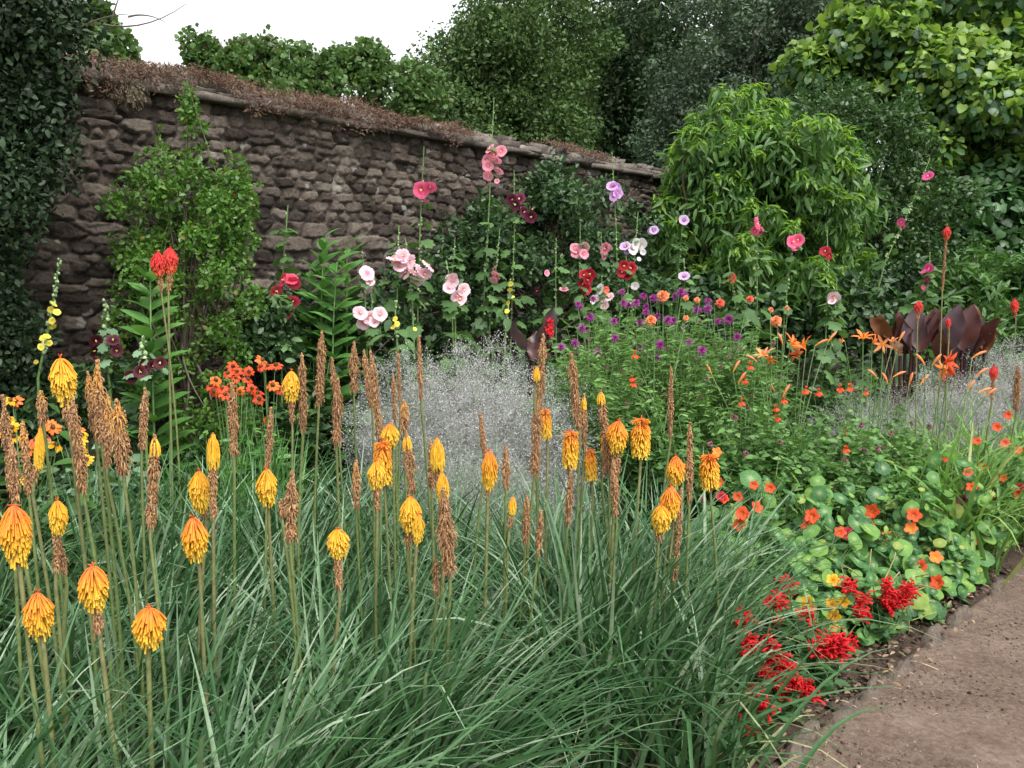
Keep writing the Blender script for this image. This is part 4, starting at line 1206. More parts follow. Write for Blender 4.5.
# ------------------------------------------------------------------ small red flowered bushes
def zin(R, col='redorange'): return lambda t, c: fl_pom(t, c, R * U(.7, 1.1), col, 2, 12, w=.5, f=facing(c, .25, 2.5))
reds = [(850, 387), (866, 392), (819, 392), (777, 418), (844, 432), (840, 388), (927, 459), (902, 470), (945, 457), (846, 449), (935, 496), (900, 501), (742, 402), (745, 380), (635, 355), (750, 366), (632, 378), (634, 383), (784, 400), (806, 390), (776, 408)]
zc = [(745, 4.6, .95, 'leafy plant with small red flowers between bergamot and daylilies'), (790, 4.5, .92, 'dark leaved plant with small red flowers in front of the daylilies'), (840, 4.7, .95, 'leafy plant with the brightest small red flowers on top'),
      (890, 4.9, .88, 'leafy plant with small red flowers left of the daylily leaves'), (770, 4.25, .7, 'low leafy plant behind the left nasturtiums'), (850, 4.4, .7, 'low leafy plant behind the middle of the nasturtiums'),
      (700, 4.5, .9, 'leafy plant with few red flowers at the right foot of the bergamot'), (920, 4.8, .68, 'low leafy plant with small red flowers behind the right nasturtiums')]
ass = [[] for _ in zc]
for (x, y) in reds: ass[min(range(len(zc)), key=lambda j: abs(zc[j][0] - x) + (0 if zc[j][2] > .8 or y > 440 else 200))].append((x, y))
for k, (px, Y, h, lab) in enumerate(zc):
    b = gnd(px, Y)
    fl = [(at(x, y, Y + U(-.25, .05)), zin(.028)) for (x, y) in ass[k]]
    tips = dome(b, .40, h * 1.06, 70, .68)
    for q in range(5): fl.append((tips[q] + (0, 0, .03), lambda t, c: fl_pom(t, c, .02, 'browned', 3, 9, w=.5)))
    bushy('red_flowered_plant', lab, 'plant', b, tips, 3600, OVATE, .052, G['zinleaf'], 'leafy plants with small red flowers', .003, .15, fl, bow=.6)

# ------------------------------------------------------------------ daylilies
def daylily(label, Y, px, flowers, buds, nleaf, L=.75):
    b = gnd(px, Y)
    t = thing('daylily', b, label, 'daylily', 'orange daylilies')
    mb = MB(); straps(mb, b, int(nleaf * 1.3), L, .024, (56, 88), (50, 125), .12, kink=.15); mb.build('foliage', G['lilyleaf'], t)
    Q = []
    for (x, y, r, col) in flowers:
        c = at(x, y, Y - U(0, .15)); Q.append(path(b + rng.normal(0, .06, 3) * [1, 1, 0], c, rng.normal(0, .02, 3), 8, 1.6))
        fl_lily(t, c, r * .78, col)
    for (x, y, ang) in buds:
        mbb = MB()
        c = at(x, y, Y - U(0, .1)); Q.append(path(b + rng.normal(0, .06, 3) * [1, 1, 0], c, rng.normal(0, .02, 3), 8, 1.6))
        d = np.array([math.cos(math.radians(ang)), U(-.3, .1), math.sin(math.radians(ang))]) * .085
        tubes(mbb, path(c, c + d, (0, 0, .006), 6)[None], np.array([[.003, .005, .0075, .0085, .007, .002]]), 6, np.array([[.0, .2, .5, .6, .8, .9]]))
        mbb.build('bud', P_['apricot'], t)
    if not Q: return
    mb = MB(); tubes(mb, np.array(Q), np.linspace(.005, .003, 8)[None], 5); mb.build('stems', G['stalk'], t)

daylily('leftmost daylily with a starry orange flower over the red flowered plants', 4.9, 775, [(765, 358, .085, 'apricot'), (772, 356, .06, 'orange')], [(757, 362, 150), (738, 384, 60), (712, 376, 120), (733, 372, 60)], 30)
daylily('daylily with two big spreading orange flowers below the round dahlia', 5.1, 795, [(790, 346, .095, 'orange'), (806, 349, .09, 'orange'), (800, 354, .07, 'redorange')], [(783, 345, 115), (815, 346, 30), (828, 342, 50), (776, 394, 130), (783, 396, 60)], 30)
daylily('daylily with a row of small orange flowers in front of the left cannas', 5.2, 870, [(863, 340, .08, 'orange'), (872, 343, .06, 'orange'), (845, 341, .05, 'apricot'), (883, 344, .075, 'apricot'), (893, 343, .06, 'apricot')], [(898, 343, 65), (888, 384, 120), (877, 378, 140), (893, 377, 25), (920, 385, 50), (909, 385, 80)], 40)
daylily('daylily with two large orange red flowers in front of the right cannas', 4.8, 935, [(944, 362, .09, 'redorange'), (956, 375, .085, 'redorange'), (948, 368, .08, 'orange')], [(925, 365, 130), (932, 366, 60), (975, 377, 40), (978, 393, 20), (985, 397, 40), (966, 392, 60), (972, 358, 30)], 70, .85)
daylily('clump of arching daylily leaves drooping over the right hand nasturtiums', 5.0, 1000, [], [], 130, 1.0)
daylily('clump of arching green daylily leaves under the row of small orange flowers', 5.0, 895, [], [], 120, .95)
daylily('tall clump of arching daylily leaves under the small red poker at the right', 5.1, 1000, [], [], 130, 1.0)
daylily('clump of arching yellow green daylily leaves between red flowered plants and nasturtiums', 4.5, 952, [], [], 140, 1.05)

# ------------------------------------------------------------------ heleniums and rudbeckias at the left
def hel(R, col, n=11): return lambda t, c: fl_daisy(t, c, R, col, n=n, elev=-.2)
def heleniums(label, px, Y, pts, col, R, h, name='helenium', tipn=20, group='heleniums', mat='crocleaf', tpl=LANCE):
    b = gnd(px, Y)
    fl = [(at(p[0], p[1], Y + U(-.12, .12)), hel(R * U(.85, 1.1), p[2] if len(p) > 2 else col)) for p in pts]
    bushy(name, label, name, b, dome(b, .2, h, tipn, .6), 420, tpl, .09, G[mat], group, .003, .2, fl)
heleniums('red orange heleniums left of the tall brown poker by the wall shrub', 232, 4.3,
          [(211, 386), (219, 393), (225, 394), (214, 391), (233, 366), (243, 371), (249, 371), (236, 378), (228, 373), (240, 391, 'orange'), (222, 388), (230, 386), (252, 388), (216, 380, 'orange'), (248, 379), (237, 371)], 'redorange', .034, 1.02)
heleniums('orange red heleniums behind the yellow poker with the brown bent neighbour', 268, 4.4,
          [(262, 360, 'orange'), (268, 366), (276, 365), (261, 366), (280, 389), (273, 385, 'orange'), (268, 420), (259, 399), (258, 393)], 'redorange', .036, 1.1)
heleniums('golden orange rudbeckias at the left edge behind the brown pokers', 15, 3.3,
          [(16, 401, 'orange'), (12, 427), (14, 437), (8, 419), (28, 449, 'orange'), (30, 469), (27, 479), (53, 427, 'orange'), (56, 445), (3, 432), (10, 400)], 'gold', .03, .95, 'rudbeckia', 14, 'rudbeckias', 'under', OVATE)
heleniums('golden rudbeckias with dark centres right of the first yellow poker', 80, 3.3,
          [(82, 435), (80, 442), (82, 450), (87, 459), (51, 425, 'orange'), (78, 430, 'orange'), (36, 440, 'coral'), (46, 437, 'coral')], 'gold', .03, .95, 'rudbeckia', 14, 'rudbeckias', 'under', OVATE)
for (px, Y, n, lab) in [(225, 4.1, 110, 'clump of upright green sword leaves under the red orange heleniums'), (258, 4.2, 110, 'clump of upright green sword leaves left of the lance leaved plant'), (190, 4.0, 80, 'clump of green sword leaves at the foot of the red pokers')]:
    b = gnd(px, Y); mb = MB(); straps(mb, b, n, .85, .02, (65, 88), (10, 50), .09, kink=.04)
    tag(mb.build('sword_leaf_clump', G['crocleaf'], origin=b), lab, 'plant', 'clumps of green sword leaves')

# ------------------------------------------------------------------ nasturtiums
def nas(R, col): return lambda t, c: fl_cup(t, c, R, col, f=facing(c, .35, .35), petals=5, depth=.55, notch=.4, eye=False)
nfl = [(872, 511, 'redorange'), (868, 525, 'redorange'), (806, 524, 'redorange'), (840, 532, 'redorange'), (847, 533, 'red'), (812, 516, 'redorange'), (914, 515, 'redorange'), (911, 528, 'orange'), (938, 552, 'redorange'), (936, 557, 'orange'),
       (992, 537, 'redorange'), (994, 498, 'redorange'), (1018, 494, 'redorange'), (989, 515, 'maroon'), (1005, 513, 'plum'), (1020, 487, 'red'), (833, 580, 'gold'), (808, 602, 'gold'), (809, 607, 'orange'), (834, 616, 'gold'), (844, 602, 'gold'),
       (754, 485, 'redorange'), (757, 507, 'redorange'), (738, 497, 'redorange'), (724, 499, 'redorange'), (721, 496, 'red'), (744, 517, 'redorange'), (886, 536, 'orange'), (937, 582, 'redorange'), (742, 513, 'redorange'), (739, 524, 'redorange'),
       (719, 482, 'orange'), (717, 452, 'orange'), (920, 566, 'redorange'), (973, 540, 'orange'), (832, 604, 'gold'), (983, 467, 'redorange'), (977, 441, 'redorange'), (1018, 450, 'redorange'), (997, 427, 'redorange'), (1005, 443, 'coral'), (1008, 415, 'redorange'),
       (972, 487, 'redorange'), (1000, 545, 'plum'), (962, 500, 'maroon'), (770, 488, 'redorange'), (968, 472, 'coral'), (1003, 478, 'redorange')]
nc = [(770, 3.95, .38, .55, 'nasturtium clump with light green leaves right of the long poker leaves'), (830, 4.05, .38, .52, 'nasturtium clump under the two round orange red flowers'), (895, 4.25, .4, .54, 'nasturtium clump with large blue green shield leaves'),
      (955, 4.5, .4, .55, 'nasturtium clump with big shield leaves above the path'), (1010, 4.85, .42, .6, 'nasturtium clump at the right edge with dark red flowers'), (735, 3.7, .34, .45, 'nasturtium clump half hidden behind the poker leaves'),
      (820, 3.7, .32, .36, 'nasturtium clump with golden yellow flowers low at the front'), (870, 3.85, .32, .36, 'nasturtium clump trailing beside the scarlet salvias'), (925, 4.15, .34, .34, 'nasturtium clump with small round leaves creeping to the path edge')]
ass = [[] for _ in nc]
for f_ in nfl:
    k = min(range(len(nc)), key=lambda j: abs(nc[j][0] - f_[0]) + (60 if (nc[j][3] < .4) != (f_[1] > 555) else 0))
    ass[k].append(f_)
for k, (px, Y, r, h, lab) in enumerate(nc):
    b = gnd(px, Y)
    t = thing('nasturtium', b, lab, 'nasturtium', 'nasturtium clumps along the path')
    n = 620
    a, q = U(0, 2 * PI, n), np.sqrt(U(0, 1, n))
    lim = (h * np.sqrt(np.clip(1.02 - q ** 2, .05, 1))) * (1 + .28 * np.sin(a * 3 + q * 5 + k) + .12 * rng.normal(size=n))
    p = np.c_[b[0] + 1.15 * r * q * np.cos(a), b[1] + r * q * np.sin(a), lim * U(.35, 1, n) ** .6]
    keep = (p @ WN) > EDGE + .06
    p, a = p[keep], a[keep]; n = len(p)
    mb = MB()
    st = np.stack([b + (p - b) * [s_ ** 1.5, s_ ** 1.5, s_] for s_ in np.linspace(0, 1, 5)], 1)
    tubes(mb, st, .0022, 3); mb.build('stems', G['stalk'], t)
    mb = MB()
    sz = (.034 + .07 * U(0, 1, n) ** 1.6) * (1 if k != 8 else .65)
    nrm_ = nrm(np.c_[np.cos(a) * .5, np.sin(a) * .5 - .3, np.ones(n)] + rdirs(n) * .75)
    d = rdirs(n)
    d = nrm(d - nrm_ * (d * nrm_).sum(1, keepdims=True))
    scatter(mb, SHIELD, p - d * (sz * .45)[:, None], d, nrm_, sz, vt=SHIELD_T)
    fo = mb.build('foliage', G['nast'], t)
    for (x, y, col) in ass[k]:
        c = at(x, y, Y - .30 - (.12 if y > 540 else 0))
        mb = MB()
        nas((U(4.2, 6.2) if y < 500 else U(6, 8)) * c[1] / F, col)(t, c)

# dry trailing stems at the front of the nasturtiums
b = gnd(865, 3.55); mb = MB()
Q = [path(b + rng.normal(0, .12, 3) * [1, .6, 0], b + np.array([U(-.25, .45), U(-.12, .3), U(.1, .38)]), rng.normal(0, .06, 3), 8, 1.3) for k in range(26)]
tubes(mb, np.array(Q), .0028, 4)
G['drystem'] = leafmat('dry stems', [(.30, .24, .13), (.24, .24, .10), (.34, .24, .15)], 0, .7, .2)
tag(mb.build('dead_stem_tangle', G['drystem'], origin=b), 'tangle of dry straw coloured stems below the front nasturtiums', 'dead stems')

# ------------------------------------------------------------------ scarlet salvias
def salvia(label, px, Y, pts, h=.2):
    b = gnd(px, Y); b = b + 0
    t = thing('salvia', b, label, 'salvia', 'scarlet salvias at the front of the bed')
    tips = dome(b, .15, h, 16, .7)
    P = np.stack([path(b, q, rng.normal(0, .01, 3), 6, 1.3) for q in tips])
    mb = MB(); tubes(mb, P, .003, 4)
    for (x0, y0, x1, y1) in pts:
        a, e = at(x0, y0, Y - .06), at(x1, y1, Y - .02)
        tubes(mb, path(b, e, rng.normal(0, .01, 3), 6)[None], .003, 4)
    mb.build('stems', G['stalk'], t)
    n = 150
    i, j = rng.integers(0, 16, n), rng.integers(1, 6, n)
    a_ = U(0, 2 * PI, n); d = np.c_[np.cos(a_), np.sin(a_), U(-.2, .5, n)]
    mb = MB(); scatter(mb, OVATE, P[i, j] + rng.normal(0, .02, (n, 3)), d, np.c_[np.zeros((n, 2)), np.ones(n)] + rdirs(n) * .4, U(.04, .075, n)); mb.build('foliage', G['salvleaf'], t)
    for (x0, y0, x1, y1) in pts:                  # flower spike from top (x0,y0) to bottom
        a, e = at(x0, y0, Y - .06), at(x1, y1, Y - .02)
        m = max(36, int(np.linalg.norm(e - a) * 640))
        s = U(0, 1, m)
        c = a + (e - a) * s[:, None] + rng.normal(0, .011, (m, 3))
        th = U(0, 2 * PI, m)
        d = nrm(np.c_[np.cos(th), np.sin(th), U(-.2, .9, m)])
        L = U(.022, .042, m) * (.6 + .6 * s)
        PP = np.stack([c, c + d * (L * .6)[:, None], c + d * L[:, None] - np.array([0, 0, .2])[None] * L[:, None]], 1)
        mb = MB()
        tubes(mb, PP, np.stack([L * .08, L * .13, L * .16], 1), 5, U(.1, 1, m))
        mb.build('flower_spike', P_['scarlet'], t)

salvia('biggest scarlet salvia with a long slanting flower spike near the path', 785, 2.78, [(772, 648, 783, 672), (762, 668, 776, 684), (788, 672, 798, 688), (780, 654, 790, 680), (803, 684, 812, 698), (770, 672, 780, 690), (795, 680, 804, 694)], .26)
salvia('scarlet salvia with one broad flower head right of the longest spike', 828, 3.0, [(822, 638, 830, 656), (838, 632, 836, 648), (815, 646, 824, 655), (832, 640, 842, 654)], .22)
salvia('scarlet salvia among the nasturtium leaves at the right', 890, 3.45, [(886, 578, 888, 602), (906, 588, 900, 604), (896, 596, 886, 608), (910, 584, 908, 596), (884, 598, 892, 608), (902, 592, 894, 606)], .3)
salvia('scarlet salvia with upright spikes peeping through the poker leaf tips', 748, 2.8, [(745, 634, 748, 654), (752, 640, 752, 650), (769, 640, 772, 648), (773, 597, 776, 603), (742, 612, 743, 620)], .25)
salvia('lowest scarlet salvia at the bottom under the arching poker leaves', 752, 2.6, [(752, 690, 758, 702), (755, 694, 765, 708), (742, 722, 744, 734)], .2)
salvia('scarlet salvia with scattered small spikes among the golden nasturtiums', 815, 3.25, [(786, 580, 790, 590), (808, 612, 810, 618), (845, 580, 850, 592), (858, 606, 862, 618), (774, 596, 780, 602), (864, 596, 860, 604)], .28)
salvia('small scarlet salvia deep in shade between bed edge and poker leaves', 775, 3.35, [(745, 612, 742, 622), (776, 622, 782, 630), (852, 640, 850, 650)], .2)
# ------------------------------------------------------------------ red hot pokers: leaf clumps
PLG = 'clumps of red hot poker leaves'
for (x, y, n, L, lean, lab) in [
        (-1.15, 1.45, 300, .85, (.3, .0), 'poker leaf clump in the bottom left corner'),
        (-.68, 1.62, 320, .85, (.3, .0), 'poker leaf clump at the bottom under the two lowest orange pokers'),
        (-.34, 1.95, 320, .85, (.3, .0), 'poker leaf clump at the bottom centre leaning to the right'),
        (-1.6, 2.15, 260, .85, (.2, 0), 'poker leaf clump at the left edge under the yellow poker'),
        (-1.05, 2.25, 280, .85, (.25, 0), 'poker leaf clump under the slim yellow finger shaped poker'),
        (-.55, 2.45, 280, .85, (.25, 0), 'poker leaf clump left of centre under the drooping small yellow poker'),
        (.28, 2.52, 420, .92, (.1, 0), 'largest fountain of poker leaves with tips arching over the salvias'),
        (.52, 2.4, 90, .8, (.0, -.1), 'low poker leaf clump at the bed edge beside the path corner'),
        (.06, 3.0, 200, .85, (.15, 0), 'poker leaf clump behind the dark gap at the bottom centre'),
        (-2.05, 2.95, 240, .85, (.2, 0), 'poker leaf clump at the left edge behind the brown spikes'),
        (-1.45, 3.0, 260, .85, (.2, 0), 'poker leaf clump under the red poker pair'),
        (-.9, 3.1, 260, .85, (.15, 0), 'poker leaf clump under the dense group of brown spikes'),
        (-.35, 3.2, 240, .85, (.15, 0), 'poker leaf clump before the left part of the lilac haze'),
        (.25, 3.25, 240, .85, (0, 0), 'poker leaf clump under the cylinder shaped orange pokers'),
        (.68, 3.15, 260, .88, (.1, 0), 'poker leaf clump under the pink topped orange poker'),
        (-1.75, 3.6, 220, .85, (.1, 0), 'pale poker leaf clump behind the red poker stems'),
        (-1.15, 3.65, 240, .9, (.1, 0), 'pale poker leaf clump in front of the red orange heleniums'),
        (-.65, 3.7, 220, .85, (.1, 0), 'poker leaf clump in front of the lance leaved plant')]:
    b = np.array([x, y, 0.0])
    t = thing('poker_leaf_clump', b, lab, 'poker leaves', PLG)
    mb = MB(); straps(mb, b, int(n * 1.4), L * 1.05, .0172, (52, 88), (10, 95), .10, az=np.where(U(0, 1, int(n * 1.4)) < (.55 if lean[0] > .12 else .1), rng.normal(-.1, .8, int(n * 1.4)), U(0, 2 * PI, int(n * 1.4))), lean=lean, kink=.08); mb.build('leaves', G['poker_leaf'], t)
    mb = MB(); straps(mb, b, 24, L * .85, .013, (15, 60), (40, 130), .1, kink=.3); mb.build('withered_leaves', G['poker_dead'], t)

# ------------------------------------------------------------------ red hot pokers: flower spikes
RPG = 'red hot pokers'

def florets(mb, A, ax, s, R, L, out, tint, rad, M=4, curl=1.0, sides=5, flare=1.25):
    """hanging tubular florets: attachment points A, fraction s for the outline"""
    n = len(A)
    th = np.arange(n) * 2.39996 + rng.normal(0, .3, n)
    e1, e2 = basis(ax)
    o = np.cos(th)[:, None] * e1 + np.sin(th)[:, None] * e2
    k = np.linspace(0, 1, M)[None, :, None]
    RR = R[:, None, None]
    LL = L[:, None, None]
    oo = out[:, None, None]
    down = np.array([0, 0, -1.])
    P = A[:, None] + o[:, None] * RR * (1 - (1 - k) ** (1.6 * curl)) + down * LL * (oo * k ** 1.5) + ax * LL * .12 * (1 - k) * k
    r = rad[:, None] * np.array([.55, .9, 1.0, flare] if M == 4 else np.linspace(.6, flare, M))[None]
    tubes(mb, P, r, sides, tint)

def stem_path(top, lean, Y, M=10):
    base = np.array([top[0] + lean[0], top[1] + lean[1], 0.0])
    return base, path(base, top, (rng.normal(0, .012), rng.normal(0, .012), 0), M, U(.9, 1.5))

def poker(label, x, yt, yf, yb, w, Y, style='o', lean=0.0, curve=0.0):
    """fresh part from yt to yf, spent brown part down to yb (pixels), w pixel width; style: o orange cone, c cylinder, y yellow, f slim finger, r red"""
    m = Y / F
    top = at(x, yt, Y)
    ax = nrm(np.array([-lean * .25 + curve + rng.normal(0, .07), U(-.08, .08), 1.0]))
    Lh, Lt, R = (yf - yt) * m, max(0, yb - yf) * m, w * m * .5 * .93
    a1 = top - ax * .9 * Lh                       # where the fresh part begins to hang from
    att0 = top - ax * Lh * .62
    low = top - ax * (Lh + Lt)
    base, P = stem_path(top - ax * Lh * .05, (lean * .35 + U(-.03, .03), U(-.04, .08)), Y)
    # let the stem follow the axis through the head
    k = np.linspace(0, 1, 6)[:, None]
    lower = low - ax * .03
    base2 = np.array([lower[0] + lean * .4 + U(-.05, .05), lower[1] + U(-.04, .06), 0.0])
    P = np.vstack([path(base2, lower, (rng.normal(0, .012), 0, 0), 9, U(.9, 1.6)), lower + (top - ax * .02 * Lh - lower) * np.linspace(.15, 1, 5)[:, None]])
    t = thing('red_hot_poker', base2, label, 'red hot poker', RPG)
    sr = U(.0040, .0054)
    rad = np.linspace(sr * 1.25, sr * .8, 14); rad[-4:] = sr * .65
    up = U(.2, .75)
    tt = np.clip(np.linspace(-.1, .35 + up, 14) + rng.normal(0, .05, 14), 0, 1)
    mb = MB(); tubes(mb, P[None], rad[None], 7, tt[None]); mb.build('stem', G['poker_stem'], t)
    n = int(np.clip(270 * Lh / .1, 100, 340))
    s = np.linspace(0, 1, n)
    A = att0 + (top - att0) * s[:, None]
    if style in 'oyr':
        Rr = R * (.34 + .62 * np.sin(PI * (.02 + .55 * s))) * U(.85, 1.1, n)
        Rr[s > .9] *= .85
        Rr *= 1 + .12 * np.sin(np.arange(n) * 2.39996 + U(0, 6))
        L = Lh * (.36 + .17 * s) * U(.75, 1.15, n)
        out = np.clip(1.1 - .4 * s, .6, 1.2) * U(.8, 1.15, n)
        cu = .72
    elif style == 'c':
        att0 = top - ax * Lh * .82
        A = att0 + (top - att0) * s[:, None]
        Rr = R * (.72 + .3 * np.sin(PI * (.2 + .5 * s))) * U(.88, 1.08, n)
        L = Lh * .20 * U(.8, 1.15, n)
        out = np.where(s > .88, U(-.1, .5, n), U(.75, 1.05, n))
        cu = 1.0
    else:
        Rr = R * (.7 + .25 * np.sin(PI * s)) * U(.8, 1.05, n)
        Rr[s > .8] *= .6
        L = Lh * .38 * U(.85, 1.1, n)
        out = U(.95, 1.15, n)
        cu = 1.8
    if style == 'r': tint = np.clip(.15 + .9 * s + rng.normal(0, .1, n), 0, 1)
    elif style == 'y' or style == 'f': tint = np.clip(.10 + .30 * s + rng.normal(0, .08, n), 0, 1)
    else: tint = np.clip(.12 + .62 * s ** 1.3 + rng.normal(0, .07, n), 0, 1)
    tint = np.clip(tint[:, None] + np.array([.25, .10, 0, -.12])[None], 0, 1)
    mb = MB()
    florets(mb, A, ax, s, Rr, L, out, tint, np.clip(R * .058, .0011, .0021) * U(.8, 1.2, n), curl=cu)
    if style != 'f':                              # a few dried bracts at the very top
        d = nrm(rdirs(5, .9)); Pp = top + d[:, None] * (np.linspace(0, Lh * .10, 3))[None, :, None]
        tubes(mb, Pp, .0012, 3, .95)
    mb.build('flower_head', G['redpoker' if style == 'r' else 'fresh'], t)
    if Lt > .004:
        spent_part(t, top - ax * Lh * .72, low, R * (.42 if style != 'f' else .7), ax)
    return t

def spent_part(t, a, b, R, ax, tip=False, warm=0.0):
    """brown shrivelled florets between a (upper) and b (lower)"""
    Lh = np.linalg.norm(a - b)
    n = int(np.clip(Lh * 2000, 50, 520))
    s = np.linspace(0, 1, n)
    A = b + (a - b) * s[:, None] * (.97) + rng.normal(0, .0015, (n, 3)) + ax * .014
    pr = np.clip(.55 + .5 * np.sin(PI * np.clip(.15 + .75 * s, 0, 1)), 0, 1.1) * (np.clip((1 - s) * 5, .25, 1) if tip else 1)
    ph = U(0, 6)
    pr = pr * (1 + .18 * np.sin(s * 11 + ph))
    Rr = R * .80 * pr * U(.35, 1.15, n)
    L = np.clip(U(.006, .02, n) * (.7 + R * 30), .008, .03)
    mb = MB()
    tint = np.clip(U(0, .75, n) + warm * np.clip(s * 2 - .8, 0, 1), 0, 1)
    tint = tint[:, None] + np.array([0, 0, .0, -.1])[None]
    florets(mb, A, ax, s, Rr, L, U(.6, 1.1, n), tint, U(.0009, .0018, n), curl=1.5, sides=4, flare=.7)
    m = n // 2                                    # knobbly seed pods
    q = rng.integers(0, n, m); th = U(0, 2 * PI, m); e1, e2 = basis(ax)
    blobs(mb, A[q] + (np.cos(th)[:, None] * e1 + np.sin(th)[:, None] * e2) * (Rr[q] * .75)[:, None], U(.002, .0033, m), U(0, .6, m), 1.3)
    mb.build('spent_florets', G['spent'], t)

def spent(label, x, yt, yb, w, Y, lean=0.0, curve=0.0, warm=0.0, tipcol=None):
    m = Y / F
    top, R = at(x, yt, Y), w * m * .5
    Lh = (yb - yt) * m
    ax = nrm(np.array([-lean * .2 + curve + rng.normal(0, .055), U(-.08, .08), 1.0]))
    low = top - ax * Lh
    lower = low - ax * .02
    base = np.array([lower[0] + lean * .4 + U(-.05, .05), lower[1] + U(-.04, .08), 0.0])
    P = np.vstack([path(base, lower, (rng.normal(0, .014), 0, 0), 9, U(.9, 1.6)), lower + (top - lower) * np.linspace(.15, 1, 5)[:, None]])
    t = thing('red_hot_poker', base, label, 'red hot poker', RPG)
    sr = U(.0037, .0052)
    rad = np.linspace(sr * 1.25, sr * .8, 14); rad[-4:] = [sr * .6, sr * .5, sr * .4, sr * .25]
    tt = np.clip(np.linspace(-.05, U(.2, .6), 14), 0, 1); tt[-4:] = .95
    mb = MB(); tubes(mb, P[None], rad[None], 7, tt[None]); mb.build('stem', G['poker_stem'], t)
    spent_part(t, top, low, R, ax, True, warm)
    if tipcol:
        mb = MB(); n = 26; s = np.linspace(0, 1, n)
        A = top - ax * (1 - s[:, None]) * .02
        florets(mb, A, ax, s, np.full(n, R * .7), np.full(n, .026), U(.9, 1.2, n), np.clip(rng.normal(.25, .1, n), 0, 1), np.full(n, .0019), curl=1.4)
        mb.build('flower_head', G['fresh'], t)
    return t

FRESH = [
    (60, 358, 405, 428, 27, 2.05, 'y', .05, 'tallest yellow poker at the left with a brown tail under its cone'),
    (14, 505, 567, 569, 33, 1.62, 'o', .12, 'fat orange poker head at the left edge of the photo'),
    (57, 500, 537, 578, 20, 1.85, 'y', .05, 'narrow yellow poker with brown tail just right of the fat left edge one'),
    (37, 592, 640, 641, 31, 1.62, 'o', .02, 'lowest orange poker at the left, a round head with dark leaves behind'),
    (92, 566, 612, 642, 32, 1.65, 'o', .1, 'broad orange poker with a tapering brown tail in the lower left'),
    (150, 607, 651, 652, 35, 1.62, 'o', .02, 'lowest orange poker of the photo, with an umbrella shaped head behind a green stem'),
    (193, 517, 563, 564, 28, 1.95, 'o', 0, 'orange poker with sticking out top florets right of the lower left pair'),
    (199, 471, 513, 524, 23, 2.2, 'y', 0, 'yellow poker cone half behind a slim yellow finger shaped one'),
    (213, 432, 470, 522, 14, 2.15, 'f', 0, 'slim finger shaped yellow poker with long brown lower half'),
    (291, 371, 402, 425, 19, 2.75, 'y', 0, 'tall yellow poker beside the heleniums with a short brown tail'),
    (267, 469, 506, 512, 23, 2.3, 'y', 0, 'yellow poker cone crossed by a thin brown stem left of centre'),
    (337, 529, 560, 594, 25, 2.0, 'y', -.12, 'small yellow poker leaning right with an open skirt and brown tail'),
    (390, 424, 449, 450, 20, 2.5, 'y', .02, 'bent yellow poker with loose florets above the paired orange one'),
    (382, 442, 487, 490, 19, 2.4, 'c', 0, 'square shouldered orange poker behind the loose yellow skirt'),
    (376, 461, 490, 514, 21, 2.3, 'y', 0, 'loose yellow poker skirt in front of the square shouldered orange one'),
    (410, 497, 534, 552, 25, 2.15, 'y', 0, 'orange yellow poker crossed by a green stem at the centre'),
    (418, 514, 545, 547, 14, 2.1, 'y', 0, 'small yellow poker tucked under the crossed centre one'),
    (437, 437, 472, 500, 16, 2.3, 'f', .05, 'curved yellow poker finger above the shaggy brown one'),
    (442, 471, 502, 520, 14, 2.2, 'f', -.05, 'slim yellow poker just below the curved yellow finger'),
    (489, 451, 490, 500, 18, 2.4, 'o', 0, 'orange yellow poker right beside a thin brown spike at the centre'),
    (513, 496, 516, 530, 9, 2.4, 'f', 0, 'tiny yellow poker stub between two brown spikes at the centre'),
    (545, 410, 440, 442, 12, 2.7, 'c', 0, 'narrow orange poker half behind a long brown spike'),
    (571, 432, 470, 474, 17, 2.7, 'c', 0, 'cylindrical orange poker right of the long brown pair'),
    (590, 450, 482, 486, 13, 2.75, 'c', 0, 'small orange poker partly behind the brown spike with a yellow tip'),
    (608, 427, 460, 478, 16, 2.8, 'o', 0, 'yellow poker peeping out left of the broad orange cone'),
    (619, 421, 453, 490, 23, 2.65, 'o', 0, 'broad orange poker cone with pale brown tail right of centre'),
    (641, 419, 459, 461, 20, 2.65, 'c', .02, 'orange poker standing alone on a clean brown stem right of centre'),
    (676, 456, 486, 488, 21, 2.65, 'o', 0, 'top orange poker of the stacked three at the right'),
    (671, 486, 520, 522, 22, 2.55, 'o', 0, 'middle orange poker of the stacked three at the right'),
    (661, 505, 534, 545, 22, 2.5, 'y', 0, 'lowest yellow poker of the stacked three at the right'),
    (709, 455, 491, 493, 20, 2.75, 'c', .03, 'rightmost orange poker with a pinkish top beside the nasturtiums'),
    (40, 426, 470, 485, 10, 2.0, 'f', 0, 'slim pale yellow poker among the brown spikes at the left'),
    (537, 366, 382, 386, 8, 2.75, 'f', 0, 'tiny yellow poker patch high on the left side of the long brown spike'),
]
for f_ in FRESH:
    poker(f_[8], *f_[:6], style=f_[6], lean=f_[7])
